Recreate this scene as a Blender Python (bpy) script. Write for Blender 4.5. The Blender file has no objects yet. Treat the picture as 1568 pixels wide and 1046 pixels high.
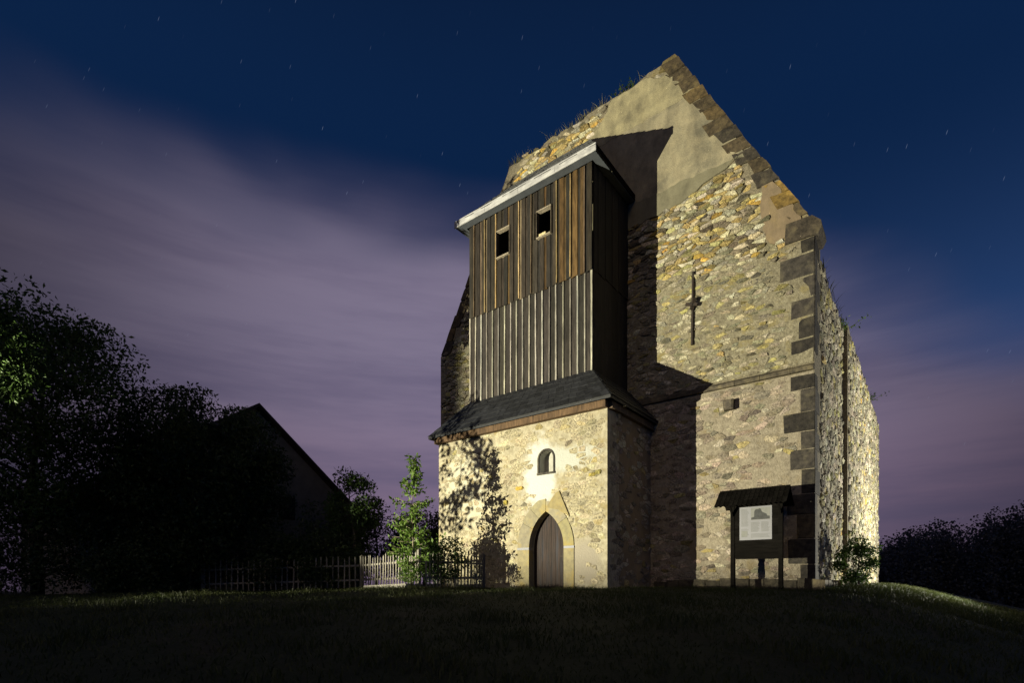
import bpy, bmesh, math, random
import numpy as np
from mathutils import Vector, Matrix
R = math.radians
scene = bpy.context.scene
COL = scene.collection

# ------------------------------------------------------------------ camera, sky, exposure
F = 815.0; PX = 784.0; PY = 889.0            # focal length and principal point in photo pixels (1568 wide)
cd = bpy.data.cameras.new('camera'); cam = bpy.data.objects.new('camera', cd); COL.objects.link(cam)
cd.sensor_width = 36.0; cd.lens = F/1568*36; cd.shift_y = (PY-523)/1568
cd.clip_start = 0.05; cd.clip_end = 2000
cam.location = (0, 0, 0); cam.rotation_euler = (R(90), 0, 0)
scene.camera = cam
vs = scene.view_settings
vs.view_transform = 'Standard'; vs.look = 'None'; vs.gamma = 1; vs.exposure = 0; vs.use_curve_mapping = False

world = bpy.data.worlds.new('World'); scene.world = world; world.use_nodes = True
def build_world():
    nt = world.node_tree; N = nt.nodes; Lk = nt.links; N.clear()
    def nd(t, **k):
        n = N.new(t)
        for a, b in k.items(): setattr(n, a, b)
        return n
    def val(x, sock):
        if isinstance(x, (int, float)): sock.default_value = x
        else: Lk.new(x, sock)
    def mth(op, a, b=0.0, c=0.0, clamp=False):
        n = nd('ShaderNodeMath', operation=op, use_clamp=clamp)
        val(a, n.inputs[0]); val(b, n.inputs[1]); val(c, n.inputs[2]); return n.outputs[0]
    def smooth(x, a, b, o0=0., o1=1.):
        n = nd('ShaderNodeMapRange', interpolation_type='SMOOTHSTEP')
        val(x, n.inputs[0]); n.inputs[1].default_value = a; n.inputs[2].default_value = b
        n.inputs[3].default_value = o0; n.inputs[4].default_value = o1; return n.outputs[0]
    def mixc(f, a, b, bt='MIX'):
        n = nd('ShaderNodeMix', data_type='RGBA', blend_type=bt)
        val(f, n.inputs[0])
        for s, c in ((n.inputs[6], a), (n.inputs[7], b)):
            if isinstance(c, tuple): s.default_value = (*c, 1)
            else: Lk.new(c, s)
        return n.outputs[2]
    tc = nd('ShaderNodeTexCoord'); d = tc.outputs['Generated']
    sx = nd('ShaderNodeSeparateXYZ'); Lk.new(d, sx.inputs[0]); X, Y, Z = sx.outputs
    # long-exposure cloud bank below a tilted great circle
    n = Vector((-784, 815, 679)).cross(Vector((-64, 815, 559))).normalized()
    if n.z < 0: n = -n
    dp = nd('ShaderNodeVectorMath', operation='DOT_PRODUCT'); Lk.new(d, dp.inputs[0]); dp.inputs[1].default_value = n
    s = dp.outputs['Value']
    def noise(scale, detail, stretch, rough=.5):
        mp = nd('ShaderNodeMapping'); Lk.new(d, mp.inputs[0]); mp.inputs['Scale'].default_value = stretch
        mp.inputs['Rotation'].default_value = (0, R(-14), 0)
        t = nd('ShaderNodeTexNoise'); Lk.new(mp.outputs[0], t.inputs['Vector'])
        t.inputs['Scale'].default_value = scale; t.inputs['Detail'].default_value = detail; t.inputs['Roughness'].default_value = rough
        return t.outputs['Fac']
    n1 = noise(1.7, 3, (1, 1, 2.2)); n2 = noise(3.0, 5, (.45, .45, 3.6), .6)
    s2 = mth('ADD', s, mth('MULTIPLY', mth('SUBTRACT', n1, .5), .26))
    mask = smooth(s2, .075, -.10)
    blue = mixc(smooth(Z, .0, .62), (.040, .092, .255), (.0035, .0165, .060))
    blue = mixc(smooth(Z, .62, .95), blue, (.003, .007, .022))
    cl = mixc(smooth(Z, .0, .42), (.140, .090, .132), (.128, .108, .158))
    cl = mixc(mth('MULTIPLY', smooth(n2, .36, .68), .7), cl, (.066, .056, .098))
    gd = nd('ShaderNodeVectorMath', operation='DOT_PRODUCT'); Lk.new(d, gd.inputs[0]); gd.inputs[1].default_value = Vector((60, 815, 330)).normalized()
    gl = smooth(gd.outputs['Value'], .66, 1.0, .46, 1.75)      # town glow in the cloud
    gv = nd('ShaderNodeVectorMath', operation='SCALE'); Lk.new(cl, gv.inputs[0]); Lk.new(gl, gv.inputs['Scale']); cl = gv.outputs[0]
    sky = mixc(mth('MULTIPLY', mask, .93), blue, cl)
    below = smooth(Z, -.02, -.12)
    sky = mixc(below, sky, (.010, .010, .014))
    # stars, drawn out a little
    az = mth('ARCTAN2', X, Y); el = mth('ARCSINE', Z)
    cx = nd('ShaderNodeCombineXYZ')
    ca, sa = math.cos(R(24)), math.sin(R(24))
    u = mth('SUBTRACT', mth('MULTIPLY', az, ca), mth('MULTIPLY', el, sa)); v = mth('ADD', mth('MULTIPLY', az, sa), mth('MULTIPLY', el, ca))
    val(mth('MULTIPLY', u, 46.), cx.inputs[0]); val(mth('MULTIPLY', v, 6.4), cx.inputs[1])
    vo = nd('ShaderNodeTexVoronoi', voronoi_dimensions='2D'); Lk.new(cx.outputs[0], vo.inputs['Vector']); vo.inputs['Scale'].default_value = 1.0
    sc = nd('ShaderNodeSeparateColor'); Lk.new(vo.outputs['Color'], sc.inputs[0])
    mag = mth('POWER', sc.outputs[0], 3.0)
    st = mth('MULTIPLY', smooth(vo.outputs['Distance'], .022, .007), mag)
    st = mth('MULTIPLY', st, mth('SUBTRACT', 1., mth('MULTIPLY', mask, .75)))
    st = mth('MULTIPLY', st, smooth(Z, .02, .15))
    sky = mixc(1., sky, mixc(st, (0, 0, 0), (.10, .125, .17)), 'ADD')
    bg = nd('ShaderNodeBackground'); Lk.new(sky, bg.inputs['Color']); bg.inputs['Strength'].default_value = 1.0
    out = nd('ShaderNodeOutputWorld'); Lk.new(bg.outputs[0], out.inputs['Surface'])
build_world()

sd = bpy.data.lights.new('shadow_fill', 'SUN'); sd.energy = .25; sd.angle = R(14); sd.color = (1., .71, .38)  # added warm fill that lifts the shaded walls, no real source
so = bpy.data.objects.new('shadow_fill', sd); COL.objects.link(so)
so.rotation_euler = Vector((.36, .84, -.40)).to_track_quat('-Z', 'Y').to_euler()

# ------------------------------------------------------------------ frame of the church
VL = -267-PX; nn = math.hypot(VL, F)
XA = Vector((-VL/nn, -F/nn, 0)); YA = Vector((F/nn, -VL/nn, 0))     # along the gable wall to the right; into the nave
CO = Vector(((1247-PX)/F*15, 15, 0))
ROT = math.atan2(XA.y, XA.x)
def W(x, y, z=0): return CO + XA*x + YA*y + Vector((0, 0, z))
def w2l(X, Y):
    d = Vector((X, Y, 0)) - CO; return d.dot(XA), d.dot(YA)
def pix(u, v, Y): return Vector(((u-PX)/F*Y, Y, (PY-v)/F*Y))
def proj(x, y, z):
    p = W(x, y, z); return PX+F*p.x/p.y, PY-F*p.z/p.y

# ------------------------------------------------------------------ helpers
def ss(a, b, x):
    t = min(1, max(0, (x-a)/(b-a))); return t*t*(3-2*t)
def ground_z(X, Y):
    lx, ly = w2l(X, Y)
    z = -.28
    if Y < 14: z -= .0062*(14-Y)**2 if Y > -6 else .0062*400+.05*(-6-Y)
    if X < -3.5: z -= .021*min(-3.5-X, 30)
    r = lx-.35
    if r > 0:
        q = .065*r*r if r < 2.1 else .065*4.41+.273*(r-2.1)
        if r > 30: q = .065*4.41+.273*27.9+.06*(r-30)
        z -= min(q, 15)
    z -= 9*ss(45, 140, Y)
    z += .05*math.sin(X*.9+1.3)*math.sin(Y*.7)*ss(2, 6, abs(Y-0)) + .025*math.sin(X*2.3)*math.cos(Y*1.9+X)
    return z

def tag(o, label=None, cat=None, group=None, kind=None):
    if label: o['label'] = label
    if cat: o['category'] = cat
    if group: o['group'] = group
    if kind: o['kind'] = kind
    return o
def empty(name, loc=(0, 0, 0), rz=0.):
    o = bpy.data.objects.new(name, None); COL.objects.link(o); o.empty_display_size = .3
    o.location = loc; o.rotation_euler = (0, 0, rz); return o
def mk(name, V, Fc, m, parent=None, tint=None, smooth=False, loc=None, rz=0.):
    me = bpy.data.meshes.new(name); me.from_pydata([tuple(v) for v in V], [], [tuple(f) for f in Fc]); me.update()
    if tint is not None:
        at = me.color_attributes.new('tint', 'FLOAT_COLOR', 'POINT')
        n = len(me.vertices)
        if isinstance(tint, tuple): arr = np.tile(np.array([*tint, 1.], dtype=np.float32), n)
        else:
            arr = np.ones((n, 4), dtype=np.float32); arr[:, :3] = np.array(tint, dtype=np.float32); arr = arr.ravel()
        at.data.foreach_set('color', arr)
    if smooth: me.polygons.foreach_set('use_smooth', [True]*len(me.polygons))
    me.materials.append(m)
    o = bpy.data.objects.new(name, me); COL.objects.link(o)
    if parent: o.parent = parent
    if loc is not None: o.location = loc
    o.rotation_euler = (0, 0, rz)
    return o
class MB:
    def __init__(s): s.V = []; s.F = []; s.T = []
    def add(s, V, Fc, t=None):
        k = len(s.V); s.V += [tuple(v) for v in V]; s.F += [tuple(i+k for i in f) for f in Fc]
        s.T += [t or (1, 1, 1)]*len(V); return s
    def box(s, x0, x1, y0, y1, z0, z1, t=None):
        return s.add([(x0,y0,z0),(x1,y0,z0),(x1,y1,z0),(x0,y1,z0),(x0,y0,z1),(x1,y0,z1),(x1,y1,z1),(x0,y1,z1)], BOXF, t)
    def build(s, name, m, parent=None, **k):
        return mk(name, s.V, s.F, m, parent, tint=s.T, **k)
BOXF = [(0,3,2,1),(4,5,6,7),(0,1,5,4),(1,2,6,5),(2,3,7,6),(3,0,4,7)]
def chbox(x0, x1, y0, y1, z0, z1, c=.012, rnd=None, j=0.):
    """block with chamfered front (-y) edges"""
    V = [(x0,y1,z0),(x1,y1,z0),(x1,y1,z1),(x0,y1,z1),(x0,y0+c,z0),(x1,y0+c,z0),(x1,y0+c,z1),(x0,y0+c,z1),
         (x0+c,y0,z0+c),(x1-c,y0,z0+c),(x1-c,y0,z1-c),(x0+c,y0,z1-c)]
    if rnd: V = [tuple(q+rnd.uniform(-j, j) for q in v) for v in V]
    Fc = [(0,1,2,3)]
    for a, b in ((0, 4), (4, 8)):
        for i in range(4): Fc.append((a+i, b+i, b+(i+1) % 4, a+(i+1) % 4))
    Fc.append((8, 9, 10, 11)[::-1])
    return V, [f[::-1] for f in Fc]
def beam(p, q, w, h, up=Vector((0, 0, 1))):
    p = Vector(p); q = Vector(q); d = (q-p).normalized(); s = d.cross(up)
    if s.length < 1e-4: s = d.cross(Vector((1, 0, 0)))
    s.normalize(); t = s.cross(d)
    V = []
    for b in (p, q):
        for a, c in ((-1,-1),(1,-1),(1,1),(-1,1)): V.append(b+s*(a*w/2)+t*(c*h/2))
    return V, [(0,1,2,3),(7,6,5,4),(0,4,5,1),(1,5,6,2),(2,6,7,3),(3,7,4,0)]
def tube(pts, rad, n=6):
    V = []; Fc = []
    pts = [Vector(p) for p in pts]
    for i, p in enumerate(pts):
        d = (pts[min(i+1, len(pts)-1)]-pts[max(i-1, 0)]).normalized()
        a = d.cross(Vector((.31, .83, .17))).normalized(); b = d.cross(a)
        for k in range(n):
            t = 2*math.pi*k/n; V.append(p+(a*math.cos(t)+b*math.sin(t))*rad[i])
    for i in range(len(pts)-1):
        for k in range(n):
            Fc.append((i*n+k, i*n+(k+1) % n, (i+1)*n+(k+1) % n, (i+1)*n+k))
    Fc.append(tuple(range(n))[::-1]); Fc.append(tuple(range((len(pts)-1)*n, len(pts)*n)))
    return V, Fc
def prism(poly, y0, y1):
    """outline (x,z) counter-clockwise seen from -y, extruded from y0 (front) to y1 (back)"""
    n = len(poly)
    V = [(x, y0, z) for x, z in poly]+[(x, y1, z) for x, z in poly]
    Fc = [tuple(range(n)), tuple(range(2*n-1, n-1, -1))]
    for i in range(n):
        j = (i+1) % n; Fc.append((i, n+i, n+j, j))
    return V, Fc
def ragged(poly, step, amp, rnd, skip=lambda a, b: False):
    out = []
    for i in range(len(poly)):
        a, b = poly[i], poly[(i+1) % len(poly)]
        out.append(a)
        if skip(a, b): continue
        L = math.hypot(b[0]-a[0], b[1]-a[1]); k = int(L/step)
        for q in range(1, k):
            t = q/k + rnd.uniform(-.25, .25)/k
            out.append((a[0]+(b[0]-a[0])*t+rnd.uniform(-amp, amp), a[1]+(b[1]-a[1])*t+rnd.uniform(-amp, amp)))
    return out

# ------------------------------------------------------------------ materials
def mat(name, c1, c2, scale=6, rough=.9, bump=.3, bscale=30, attr=False, stretch=(1, 1, 1), c3=None, s3=1.2, spec=.25, detail=6, bdist=.02, streak=0.):
    m = bpy.data.materials.new(name); m.use_nodes = True
    nt = m.node_tree; N = nt.nodes; L = nt.links
    b = N['Principled BSDF']; b.inputs['Roughness'].default_value = rough; b.inputs['Specular IOR Level'].default_value = spec
    tc = N.new('ShaderNodeTexCoord'); mp = N.new('ShaderNodeMapping'); L.new(tc.outputs['Object'], mp.inputs[0]); mp.inputs['Scale'].default_value = stretch
    def noise(s, d=6):
        t = N.new('ShaderNodeTexNoise'); L.new(mp.outputs[0], t.inputs['Vector']); t.inputs['Scale'].default_value = s
        t.inputs['Detail'].default_value = d; t.inputs['Roughness'].default_value = .62; return t.outputs['Fac']
    def mix(f, a, b_, bt='MIX'):
        n = N.new('ShaderNodeMix'); n.data_type = 'RGBA'; n.blend_type = bt
        if isinstance(f, float): n.inputs[0].default_value = f
        else: L.new(f, n.inputs[0])
        for s, c in ((n.inputs[6], a), (n.inputs[7], b_)):
            if isinstance(c, tuple): s.default_value = (*c, 1)
            else: L.new(c, s)
        return n.outputs[2]
    def ramp(f, a, c):
        n = N.new('ShaderNodeMapRange'); L.new(f, n.inputs[0]); n.inputs[1].default_value = a; n.inputs[2].default_value = c; return n.outputs[0]
    col = mix(ramp(noise(scale, detail), .34, .66), c1, c2)
    if c3: col = mix(ramp(noise(s3, 5), .52, .68), col, c3)
    if streak:
        m2 = N.new('ShaderNodeMapping'); L.new(tc.outputs['Object'], m2.inputs[0]); m2.inputs['Scale'].default_value = (2.0, 2.0, .8)
        t2 = N.new('ShaderNodeTexNoise'); L.new(m2.outputs[0], t2.inputs['Vector']); t2.inputs['Scale'].default_value = 1.; t2.inputs['Detail'].default_value = 8; t2.inputs['Roughness'].default_value = .7
        g1 = ramp(t2.outputs['Fac'], .36, .66); g2 = ramp(noise(55, 4), .42, .60)
        col = mix(streak, col, mix(g1, (.45, .43, .40), (1.1, 1.08, 1.0)), 'MULTIPLY'); col = mix(streak*.6, col, mix(g2, (.6, .6, .58), (1.12, 1.1, 1.05)), 'MULTIPLY')
    if attr:
        a = N.new('ShaderNodeAttribute'); a.attribute_name = 'tint'; col = mix(1., col, a.outputs['Color'], 'MULTIPLY')
    L.new(col, b.inputs['Base Color'])
    if bump:
        bn = N.new('ShaderNodeBump'); bn.inputs['Strength'].default_value = bump; bn.inputs['Distance'].default_value = bdist
        L.new(noise(bscale, 5), bn.inputs['Height']); L.new(bn.outputs[0], b.inputs['Normal'])
    return m
def leafmat(name, c1, c2, tr=.35, scale=2.5):
    m = mat(name, c1, c2, scale=scale, rough=.55, bump=0, spec=.3)
    nt = m.node_tree; N = nt.nodes; L = nt.links; b = N['Principled BSDF']; out = N['Material Output']
    t = N.new('ShaderNodeBsdfTranslucent'); src = b.inputs['Base Color'].links[0].from_socket; L.new(src, t.inputs[0])
    mx = N.new('ShaderNodeMixShader'); mx.inputs[0].default_value = tr
    L.new(b.outputs[0], mx.inputs[1]); L.new(t.outputs[0], mx.inputs[2]); L.new(mx.outputs[0], out.inputs['Surface'])
    return m
M = {}
M['stone'] = mat('rubble stone', (.34, .33, .32), (1.42, 1.37, 1.26), scale=20, bump=1., bscale=34, attr=True, c3=(.70, .66, .52), s3=4.5, detail=9, bdist=.035)
M['mortar'] = mat('lime mortar', (.29, .25, .175), (.12, .105, .072), scale=13, bump=1., bscale=26, bdist=.04, detail=9, c3=(.25, .20, .09), s3=.8)
M['plaster'] = mat('weathered plaster', (.46, .41, .255), (.30, .27, .18), scale=2.6, bump=.9, bscale=38, c3=(.215, .195, .135), s3=.9, detail=10, streak=.6)
M['plaster_low'] = mat('damp plaster', (.41, .36, .245), (.28, .255, .185), scale=2.1, bump=.9, bscale=38, c3=(.20, .185, .14), s3=1.1, detail=10, streak=.6)
M['plaster_grey'] = mat('grey green plaster', (.235, .22, .155), (.19, .175, .12), scale=2.6, bump=.7, bscale=38, c3=(.16, .15, .11), s3=1.3, detail=10, streak=.5)
M['mortar_low'] = mat('smeared lime mortar', (.38, .335, .26), (.22, .19, .145), scale=9, bump=1., bscale=24, bdist=.04, detail=10, c3=(.26, .21, .13), s3=1.6, streak=.4)
M['mortar_mid'] = mat('smeared grey mortar', (.33, .30, .215), (.17, .15, .105), scale=12, bump=1., bscale=24, bdist=.04, detail=10, c3=(.27, .225, .105), s3=1.9, streak=.4)
M['plaster_brown'] = mat('brown plaster', (.27, .205, .135), (.22, .17, .115), scale=3, bump=.3, bscale=40, c3=(.29, .22, .12), streak=.5)
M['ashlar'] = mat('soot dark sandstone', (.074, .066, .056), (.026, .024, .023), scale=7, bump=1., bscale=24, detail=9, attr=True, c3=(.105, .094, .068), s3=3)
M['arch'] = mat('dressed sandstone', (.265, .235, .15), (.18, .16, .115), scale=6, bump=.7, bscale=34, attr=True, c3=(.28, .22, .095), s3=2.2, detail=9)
M['wood'] = mat('weathered boards', (1.35, 1.3, 1.22), (.42, .40, .38), scale=4, rough=.75, bump=.5, bscale=9, attr=True, stretch=(7, 7, .55), c3=(.62, .62, .64), s3=1.4, streak=.75)
M['fascia'] = mat('pale fascia paint', (.58, .58, .60), (.36, .36, .38), scale=5, rough=.6, bump=.2, stretch=(.6, 3, 3), c3=(.36, .36, .38), s3=2.2, streak=.5)
M['soffit'] = mat('grey soffit', (.085, .093, .105), (.06, .066, .076), scale=3, rough=.7, bump=.15)
M['slate'] = mat('slate', (.009, .0095, .0115), (.021, .022, .025), scale=5, rough=.55, bump=.35, bscale=18, attr=True, spec=.45)
M['door'] = mat('door planks', (.036, .022, .018), (.010, .007, .0065), scale=3, rough=.6, bump=.35, bscale=8, attr=True, stretch=(8, 8, .7), c3=(.022, .022, .029), s3=.9, spec=.15)
M['iron'] = mat('rusted iron', (.022, .019, .017), (.045, .03, .022), scale=12, rough=.7, bump=.3)
M['dark_wood'] = mat('dark stained wood', (.006, .0055, .005), (.010, .009, .008), scale=4, rough=1., bump=.3, stretch=(.6, 5, 5), attr=True, spec=0.)
M['paper'] = mat('printed sheet', (.22, .22, .245), (.195, .195, .215), scale=2, rough=.5, bump=0)
M['ink_grey'] = mat('grey print', (.11, .115, .115), (.14, .14, .14), scale=9, rough=.5, bump=0)
M['ink_pale'] = mat('pale print', (.15, .155, .145), (.19, .19, .18), scale=8, rough=.5, bump=0)
M['ink_dark'] = mat('dark print', (.022, .024, .025), (.045, .048, .048), scale=12, rough=.5, bump=0)
M['picket'] = mat('grey fence wood', (.24, .22, .185), (.13, .12, .10), scale=4, rough=.8, bump=.3, stretch=(6, 6, .8), attr=True)
M['kerb'] = mat('pale stone', (.42, .40, .34), (.30, .28, .23), scale=6, bump=.4)
M['ground'] = mat('turf soil', (.030, .036, .014), (.020, .026, .010), scale=1.4, bump=.6, bscale=9, c3=(.040, .036, .018), s3=.5)
M['grass'] = leafmat('grass blades', (.028, .042, .009), (.052, .058, .016), tr=.3, scale=.8)
M['dry_grass'] = leafmat('dry grass blades', (.22, .19, .085), (.12, .12, .04), tr=.3)
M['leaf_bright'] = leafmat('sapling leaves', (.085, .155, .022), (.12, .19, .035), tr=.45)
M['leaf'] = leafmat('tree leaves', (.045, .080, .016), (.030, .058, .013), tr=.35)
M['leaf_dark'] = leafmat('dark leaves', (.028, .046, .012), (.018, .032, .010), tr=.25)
M['leaf_hazed'] = leafmat('haze tinted far leaves', (.026, .031, .040), (.036, .042, .054), tr=.15, scale=.1)  # bluish haze of distance put into the leaf colour
M['bark'] = mat('bark', (.085, .07, .05), (.045, .038, .03), scale=8, bump=.6, bscale=20, stretch=(3, 3, .6))
M['bark_pale'] = mat('young bark', (.26, .22, .15), (.16, .14, .10), scale=8, bump=.3, stretch=(3, 3, .6))
M['house_wall'] = mat('house render', (.16, .14, .12), (.12, .105, .09), scale=2, bump=.3)
M['tile'] = mat('house roof tiles', (.022, .017, .015), (.035, .024, .020), scale=3, rough=.85, bump=.5, bscale=9)
M['glass'] = mat('dark window glass', (.012, .013, .016), (.016, .017, .02), rough=.12, bump=0, spec=.5)
M['lamp_metal'] = mat('black lamp housing', (.02, .02, .022), (.03, .03, .03), rough=.5, bump=0)
lens = bpy.data.materials.new('lit lamp lens'); lens.use_nodes = True
lens.node_tree.nodes['Principled BSDF'].inputs['Emission Color'].default_value = (1, .94, .75, 1)
lens.node_tree.nodes['Principled BSDF'].inputs['Emission Strength'].default_value = 4.0

def porch_material():
    """lime-washed rubble: a fresher white wash round the niche, old ochre and grey elsewhere"""
    m = mat('lime wash', (.41, .37, .265), (.235, .205, .14), scale=5.5, bump=1., bscale=24, c3=(.26, .21, .105), s3=1.9, detail=10, bdist=.03)
    nt = m.node_tree; N = nt.nodes; L = nt.links; b = N['Principled BSDF']
    src = b.inputs['Base Color'].links[0].from_socket
    tc = N.new('ShaderNodeTexCoord'); nz = N.new('ShaderNodeTexNoise'); L.new(tc.outputs['Object'], nz.inputs['Vector']); nz.inputs['Scale'].default_value = 3.1; nz.inputs['Detail'].default_value = 9; nz.inputs['Roughness'].default_value = .7
    def patch(cx, cz, rx, rz, col, prev, amp=1.6):
        mp = N.new('ShaderNodeMapping'); mp.vector_type = 'POINT'; L.new(tc.outputs['Object'], mp.inputs[0])
        mp.inputs['Location'].default_value = (-cx/rx, 0, -cz/rz); mp.inputs['Scale'].default_value = (1/rx, 0, 1/rz)
        ln = N.new('ShaderNodeVectorMath'); ln.operation = 'LENGTH'; L.new(mp.outputs[0], ln.inputs[0])
        ad = N.new('ShaderNodeMath'); ad.operation = 'MULTIPLY_ADD'; L.new(nz.outputs['Fac'], ad.inputs[0]); ad.inputs[1].default_value = amp; L.new(ln.outputs['Value'], ad.inputs[2])
        mr = N.new('ShaderNodeMapRange'); L.new(ad.outputs[0], mr.inputs[0]); mr.inputs[1].default_value = 1.22+amp*.5; mr.inputs[2].default_value = .70+amp*.5
        mx = N.new('ShaderNodeMix'); mx.data_type = 'RGBA'; L.new(mr.outputs[0], mx.inputs[0]); L.new(prev, mx.inputs[6]); mx.inputs[7].default_value = (*col, 1)
        return mx.outputs[2]
    c = patch(-7.25, 3.35, .62, 1.15, (.47, .47, .44), src)
    c = patch(-6.3, 3.75, 1.1, .40, (.40, .405, .36), c)
    c = patch(-10.3, 3.5, 1.1, 1.4, (.44, .41, .31), c)
    c = patch(-5.6, .55, .55, .75, (.27, .24, .19), c, .6)
    L.new(c, b.inputs['Base Color']); return m
M['porch'] = porch_material()

# ------------------------------------------------------------------ ground
def build_ground():
    xs = sorted(set([round(x, 3) for x in np.concatenate([np.arange(-32, 34, .6), np.arange(-400, -32, 20), np.arange(34, 400, 16)])]))
    ys = sorted(set([round(y, 3) for y in np.concatenate([np.arange(-8, 40, .6), np.arange(-60, -8, 8), np.arange(40, 600, 16)])]))
    V = [(x, y, ground_z(x, y)) for y in ys for x in xs]; nx = len(xs)
    Fc = [(j*nx+i, j*nx+i+1, (j+1)*nx+i+1, (j+1)*nx+i) for j in range(len(ys)-1) for i in range(nx-1)]
    tag(mk('ground', V, Fc, M['ground'], smooth=True), kind='structure')
build_ground()

# ------------------------------------------------------------------ rubble
def voronoi(x0, x1, z0, z1, sx, sz, seed, gap=.02, drop=.22):
    """irregular stones filling a rectangle: list of corner lists"""
    rnd = random.Random(seed); nx = int((x1-x0)/sx)+2; nz = int((z1-z0)/sz)+2
    P = {}
    for j in range(-1, nz):
        for i in range(-1, nx):
            if rnd.random() < drop: continue
            P[i, j] = (x0+(i+.5*(j % 2)+rnd.uniform(.02, .98))*sx, z0+(j+rnd.uniform(.1, .9))*sz)
    out = []
    for (i, j), (px, pz) in P.items():
        if not (x0 <= px <= x1 and z0 <= pz <= z1): continue
        g = gap*rnd.uniform(.6, 1.5)
        poly = [(px-sx*1.2, pz-sz*1.2), (px+sx*1.2, pz-sz*1.2), (px+sx*1.2, pz+sz*1.2), (px-sx*1.2, pz+sz*1.2)]
        for dj in range(-3, 4):
            for di in range(-3, 4):
                q = P.get((i+di, j+dj))
                if q is None or (di == 0 and dj == 0): continue
                ax, az = (q[0]-px)/sx**2, (q[1]-pz)/sz**2
                l = math.hypot(ax, az); mx, mz = (px+q[0])/2, (pz+q[1])/2
                c = ax*mx+az*mz-g/2*l
                new = []
                for k in range(len(poly)):
                    a = poly[k]; b = poly[(k+1) % len(poly)]
                    da = ax*a[0]+az*a[1]-c; db = ax*b[0]+az*b[1]-c
                    if da <= 0: new.append(a)
                    if (da < 0) != (db < 0) and abs(da-db) > 1e-9:
                        t = da/(da-db); new.append((a[0]+(b[0]-a[0])*t, a[1]+(b[1]-a[1])*t))
                poly = new
                if len(poly) < 3: break
            if len(poly) < 3: break
        if len(poly) >= 3: out.append(((px, pz), poly))
    return out
def area(p): return abs(sum(p[i][0]*p[(i+1) % len(p)][1]-p[(i+1) % len(p)][0]*p[i][1] for i in range(len(p))))/2
def stone_mesh(poly, h, rnd, T, sink=.03):
    """one stone standing h proud of the wall; T maps (x, z, out) to a point"""
    pts = []
    n = len(poly)
    for i in range(n):
        a = poly[i]; b = poly[(i+1) % n]
        if math.hypot(b[0]-a[0], b[1]-a[1]) < .03: pts.append(((a[0]+b[0])/2, (a[1]+b[1])/2)); continue
        t = rnd.uniform(.07, .17); pts.append((a[0]+(b[0]-a[0])*t, a[1]+(b[1]-a[1])*t)); pts.append((b[0]+(a[0]-b[0])*t, b[1]+(a[1]-b[1])*t))
    n = len(pts); cx = sum(p[0] for p in pts)/n; cz = sum(p[1] for p in pts)/n
    gx, gz = rnd.uniform(-.25, .25)*h/.15, rnd.uniform(-.25, .25)*h/.1
    V = []
    for sc, hh, j in ((1., -sink, 0), (1., .5, .012), (rnd.uniform(.68, .84), 1., .012)):
        for x, z in pts:
            X = cx+(x-cx)*sc+rnd.uniform(-j, j); Z = cz+(z-cz)*sc+rnd.uniform(-j, j)
            o = hh if hh < 0 else h*hh*(1+rnd.uniform(-.35, .35))+(gx*(x-cx)+gz*(z-cz))*hh*.5
            V.append(T(X, Z, o if hh < 0 else max(o, .002)))
    V.append(T(cx, cz, h*1.08))
    Fc = []
    for r in (0, 1):
        for i in range(n):
            j = (i+1) % n; Fc.append((r*n+i, r*n+j, (r+1)*n+j, (r+1)*n+i))
    for i in range(n): Fc.append((2*n+i, 2*n+(i+1) % n, 3*n))
    return V, Fc
FRONT = lambda y0: (lambda x, z, o: (x, y0-o, z))
SIDE = lambda x0: (lambda y, z, o: (x0+o, y, z))
def inpoly(x, z, p):
    c = False
    for i in range(len(p)):
        (x1, z1), (x2, z2) = p[i], p[i-1]
        if (z1 > z) != (z2 > z) and x < (x2-x1)*(z-z1)/(z2-z1)+x1: c = not c
    return c
def tintpick(rnd, table):
    r = rnd.random()*sum(w for w, _ in table)
    for w, c in table:
        r -= w
        if r <= 0: break
    k = rnd.uniform(.50, 1.30); return tuple(min(.95, max(.01, q*k*rnd.uniform(.95, 1.05))) for q in c)
YELLOW = [(3, (.44, .35, .16)), (2.2, (.50, .46, .33)), (1.3, (.56, .53, .44)), (1.6, (.27, .245, .18)), (.55, (.54, .36, .10)), (1.3, (.17, .15, .11)), (1.1, (.36, .33, .17))]
GREY = [(3, (.36, .335, .25)), (2, (.30, .28, .215)), (1.4, (.42, .395, .31)), (1.1, (.36, .33, .15)), (.6, (.50, .47, .39)), (1, (.22, .205, .17))]
PINK = [(3, (.36, .315, .26)), (2, (.30, .265, .22)), (1.4, (.41, .37, .30)), (.5, (.34, .29, .14)), (1, (.24, .21, .18))]

# ------------------------------------------------------------------ church ruin
church = empty('church_ruin', CO, ROT)
tag(church, 'roofless stone church ruin with truncated gable wall and ragged grassy top', 'church')
rnd = random.Random(11)
WID = 14.864; EAVE = 10.09
topline = [(-3.986, 17.2), (-4.317, 17.22), (-5.122, 17.14), (-5.53, 17.04), (-5.85, 17.06), (-6.743, 17.09), (-7.832, 16.97), (-9.0, 17.0), (-9.366, 16.82), (-10.255, 16.88), (-10.918, 16.86), (-11.088, 16.5), (-11.433, 15.96)]
tops = [topline[0]]
for a, b in zip(topline, topline[1:]):
    k = max(1, int(math.hypot(b[0]-a[0], b[1]-a[1])/.18))
    for q in range(1, k+1):
        t = q/k; tops.append((a[0]+(b[0]-a[0])*t, a[1]+(b[1]-a[1])*t+(rnd.uniform(-.06, .05) if q < k else 0)))
outline = [(-WID, -.9), (0, -.9), (0, EAVE)]+tops+[(-WID, EAVE)]
V, Fc = prism(outline, 0, 1.05)
gable = mk('gable_wall', V, Fc, M['mortar'], church)

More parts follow.
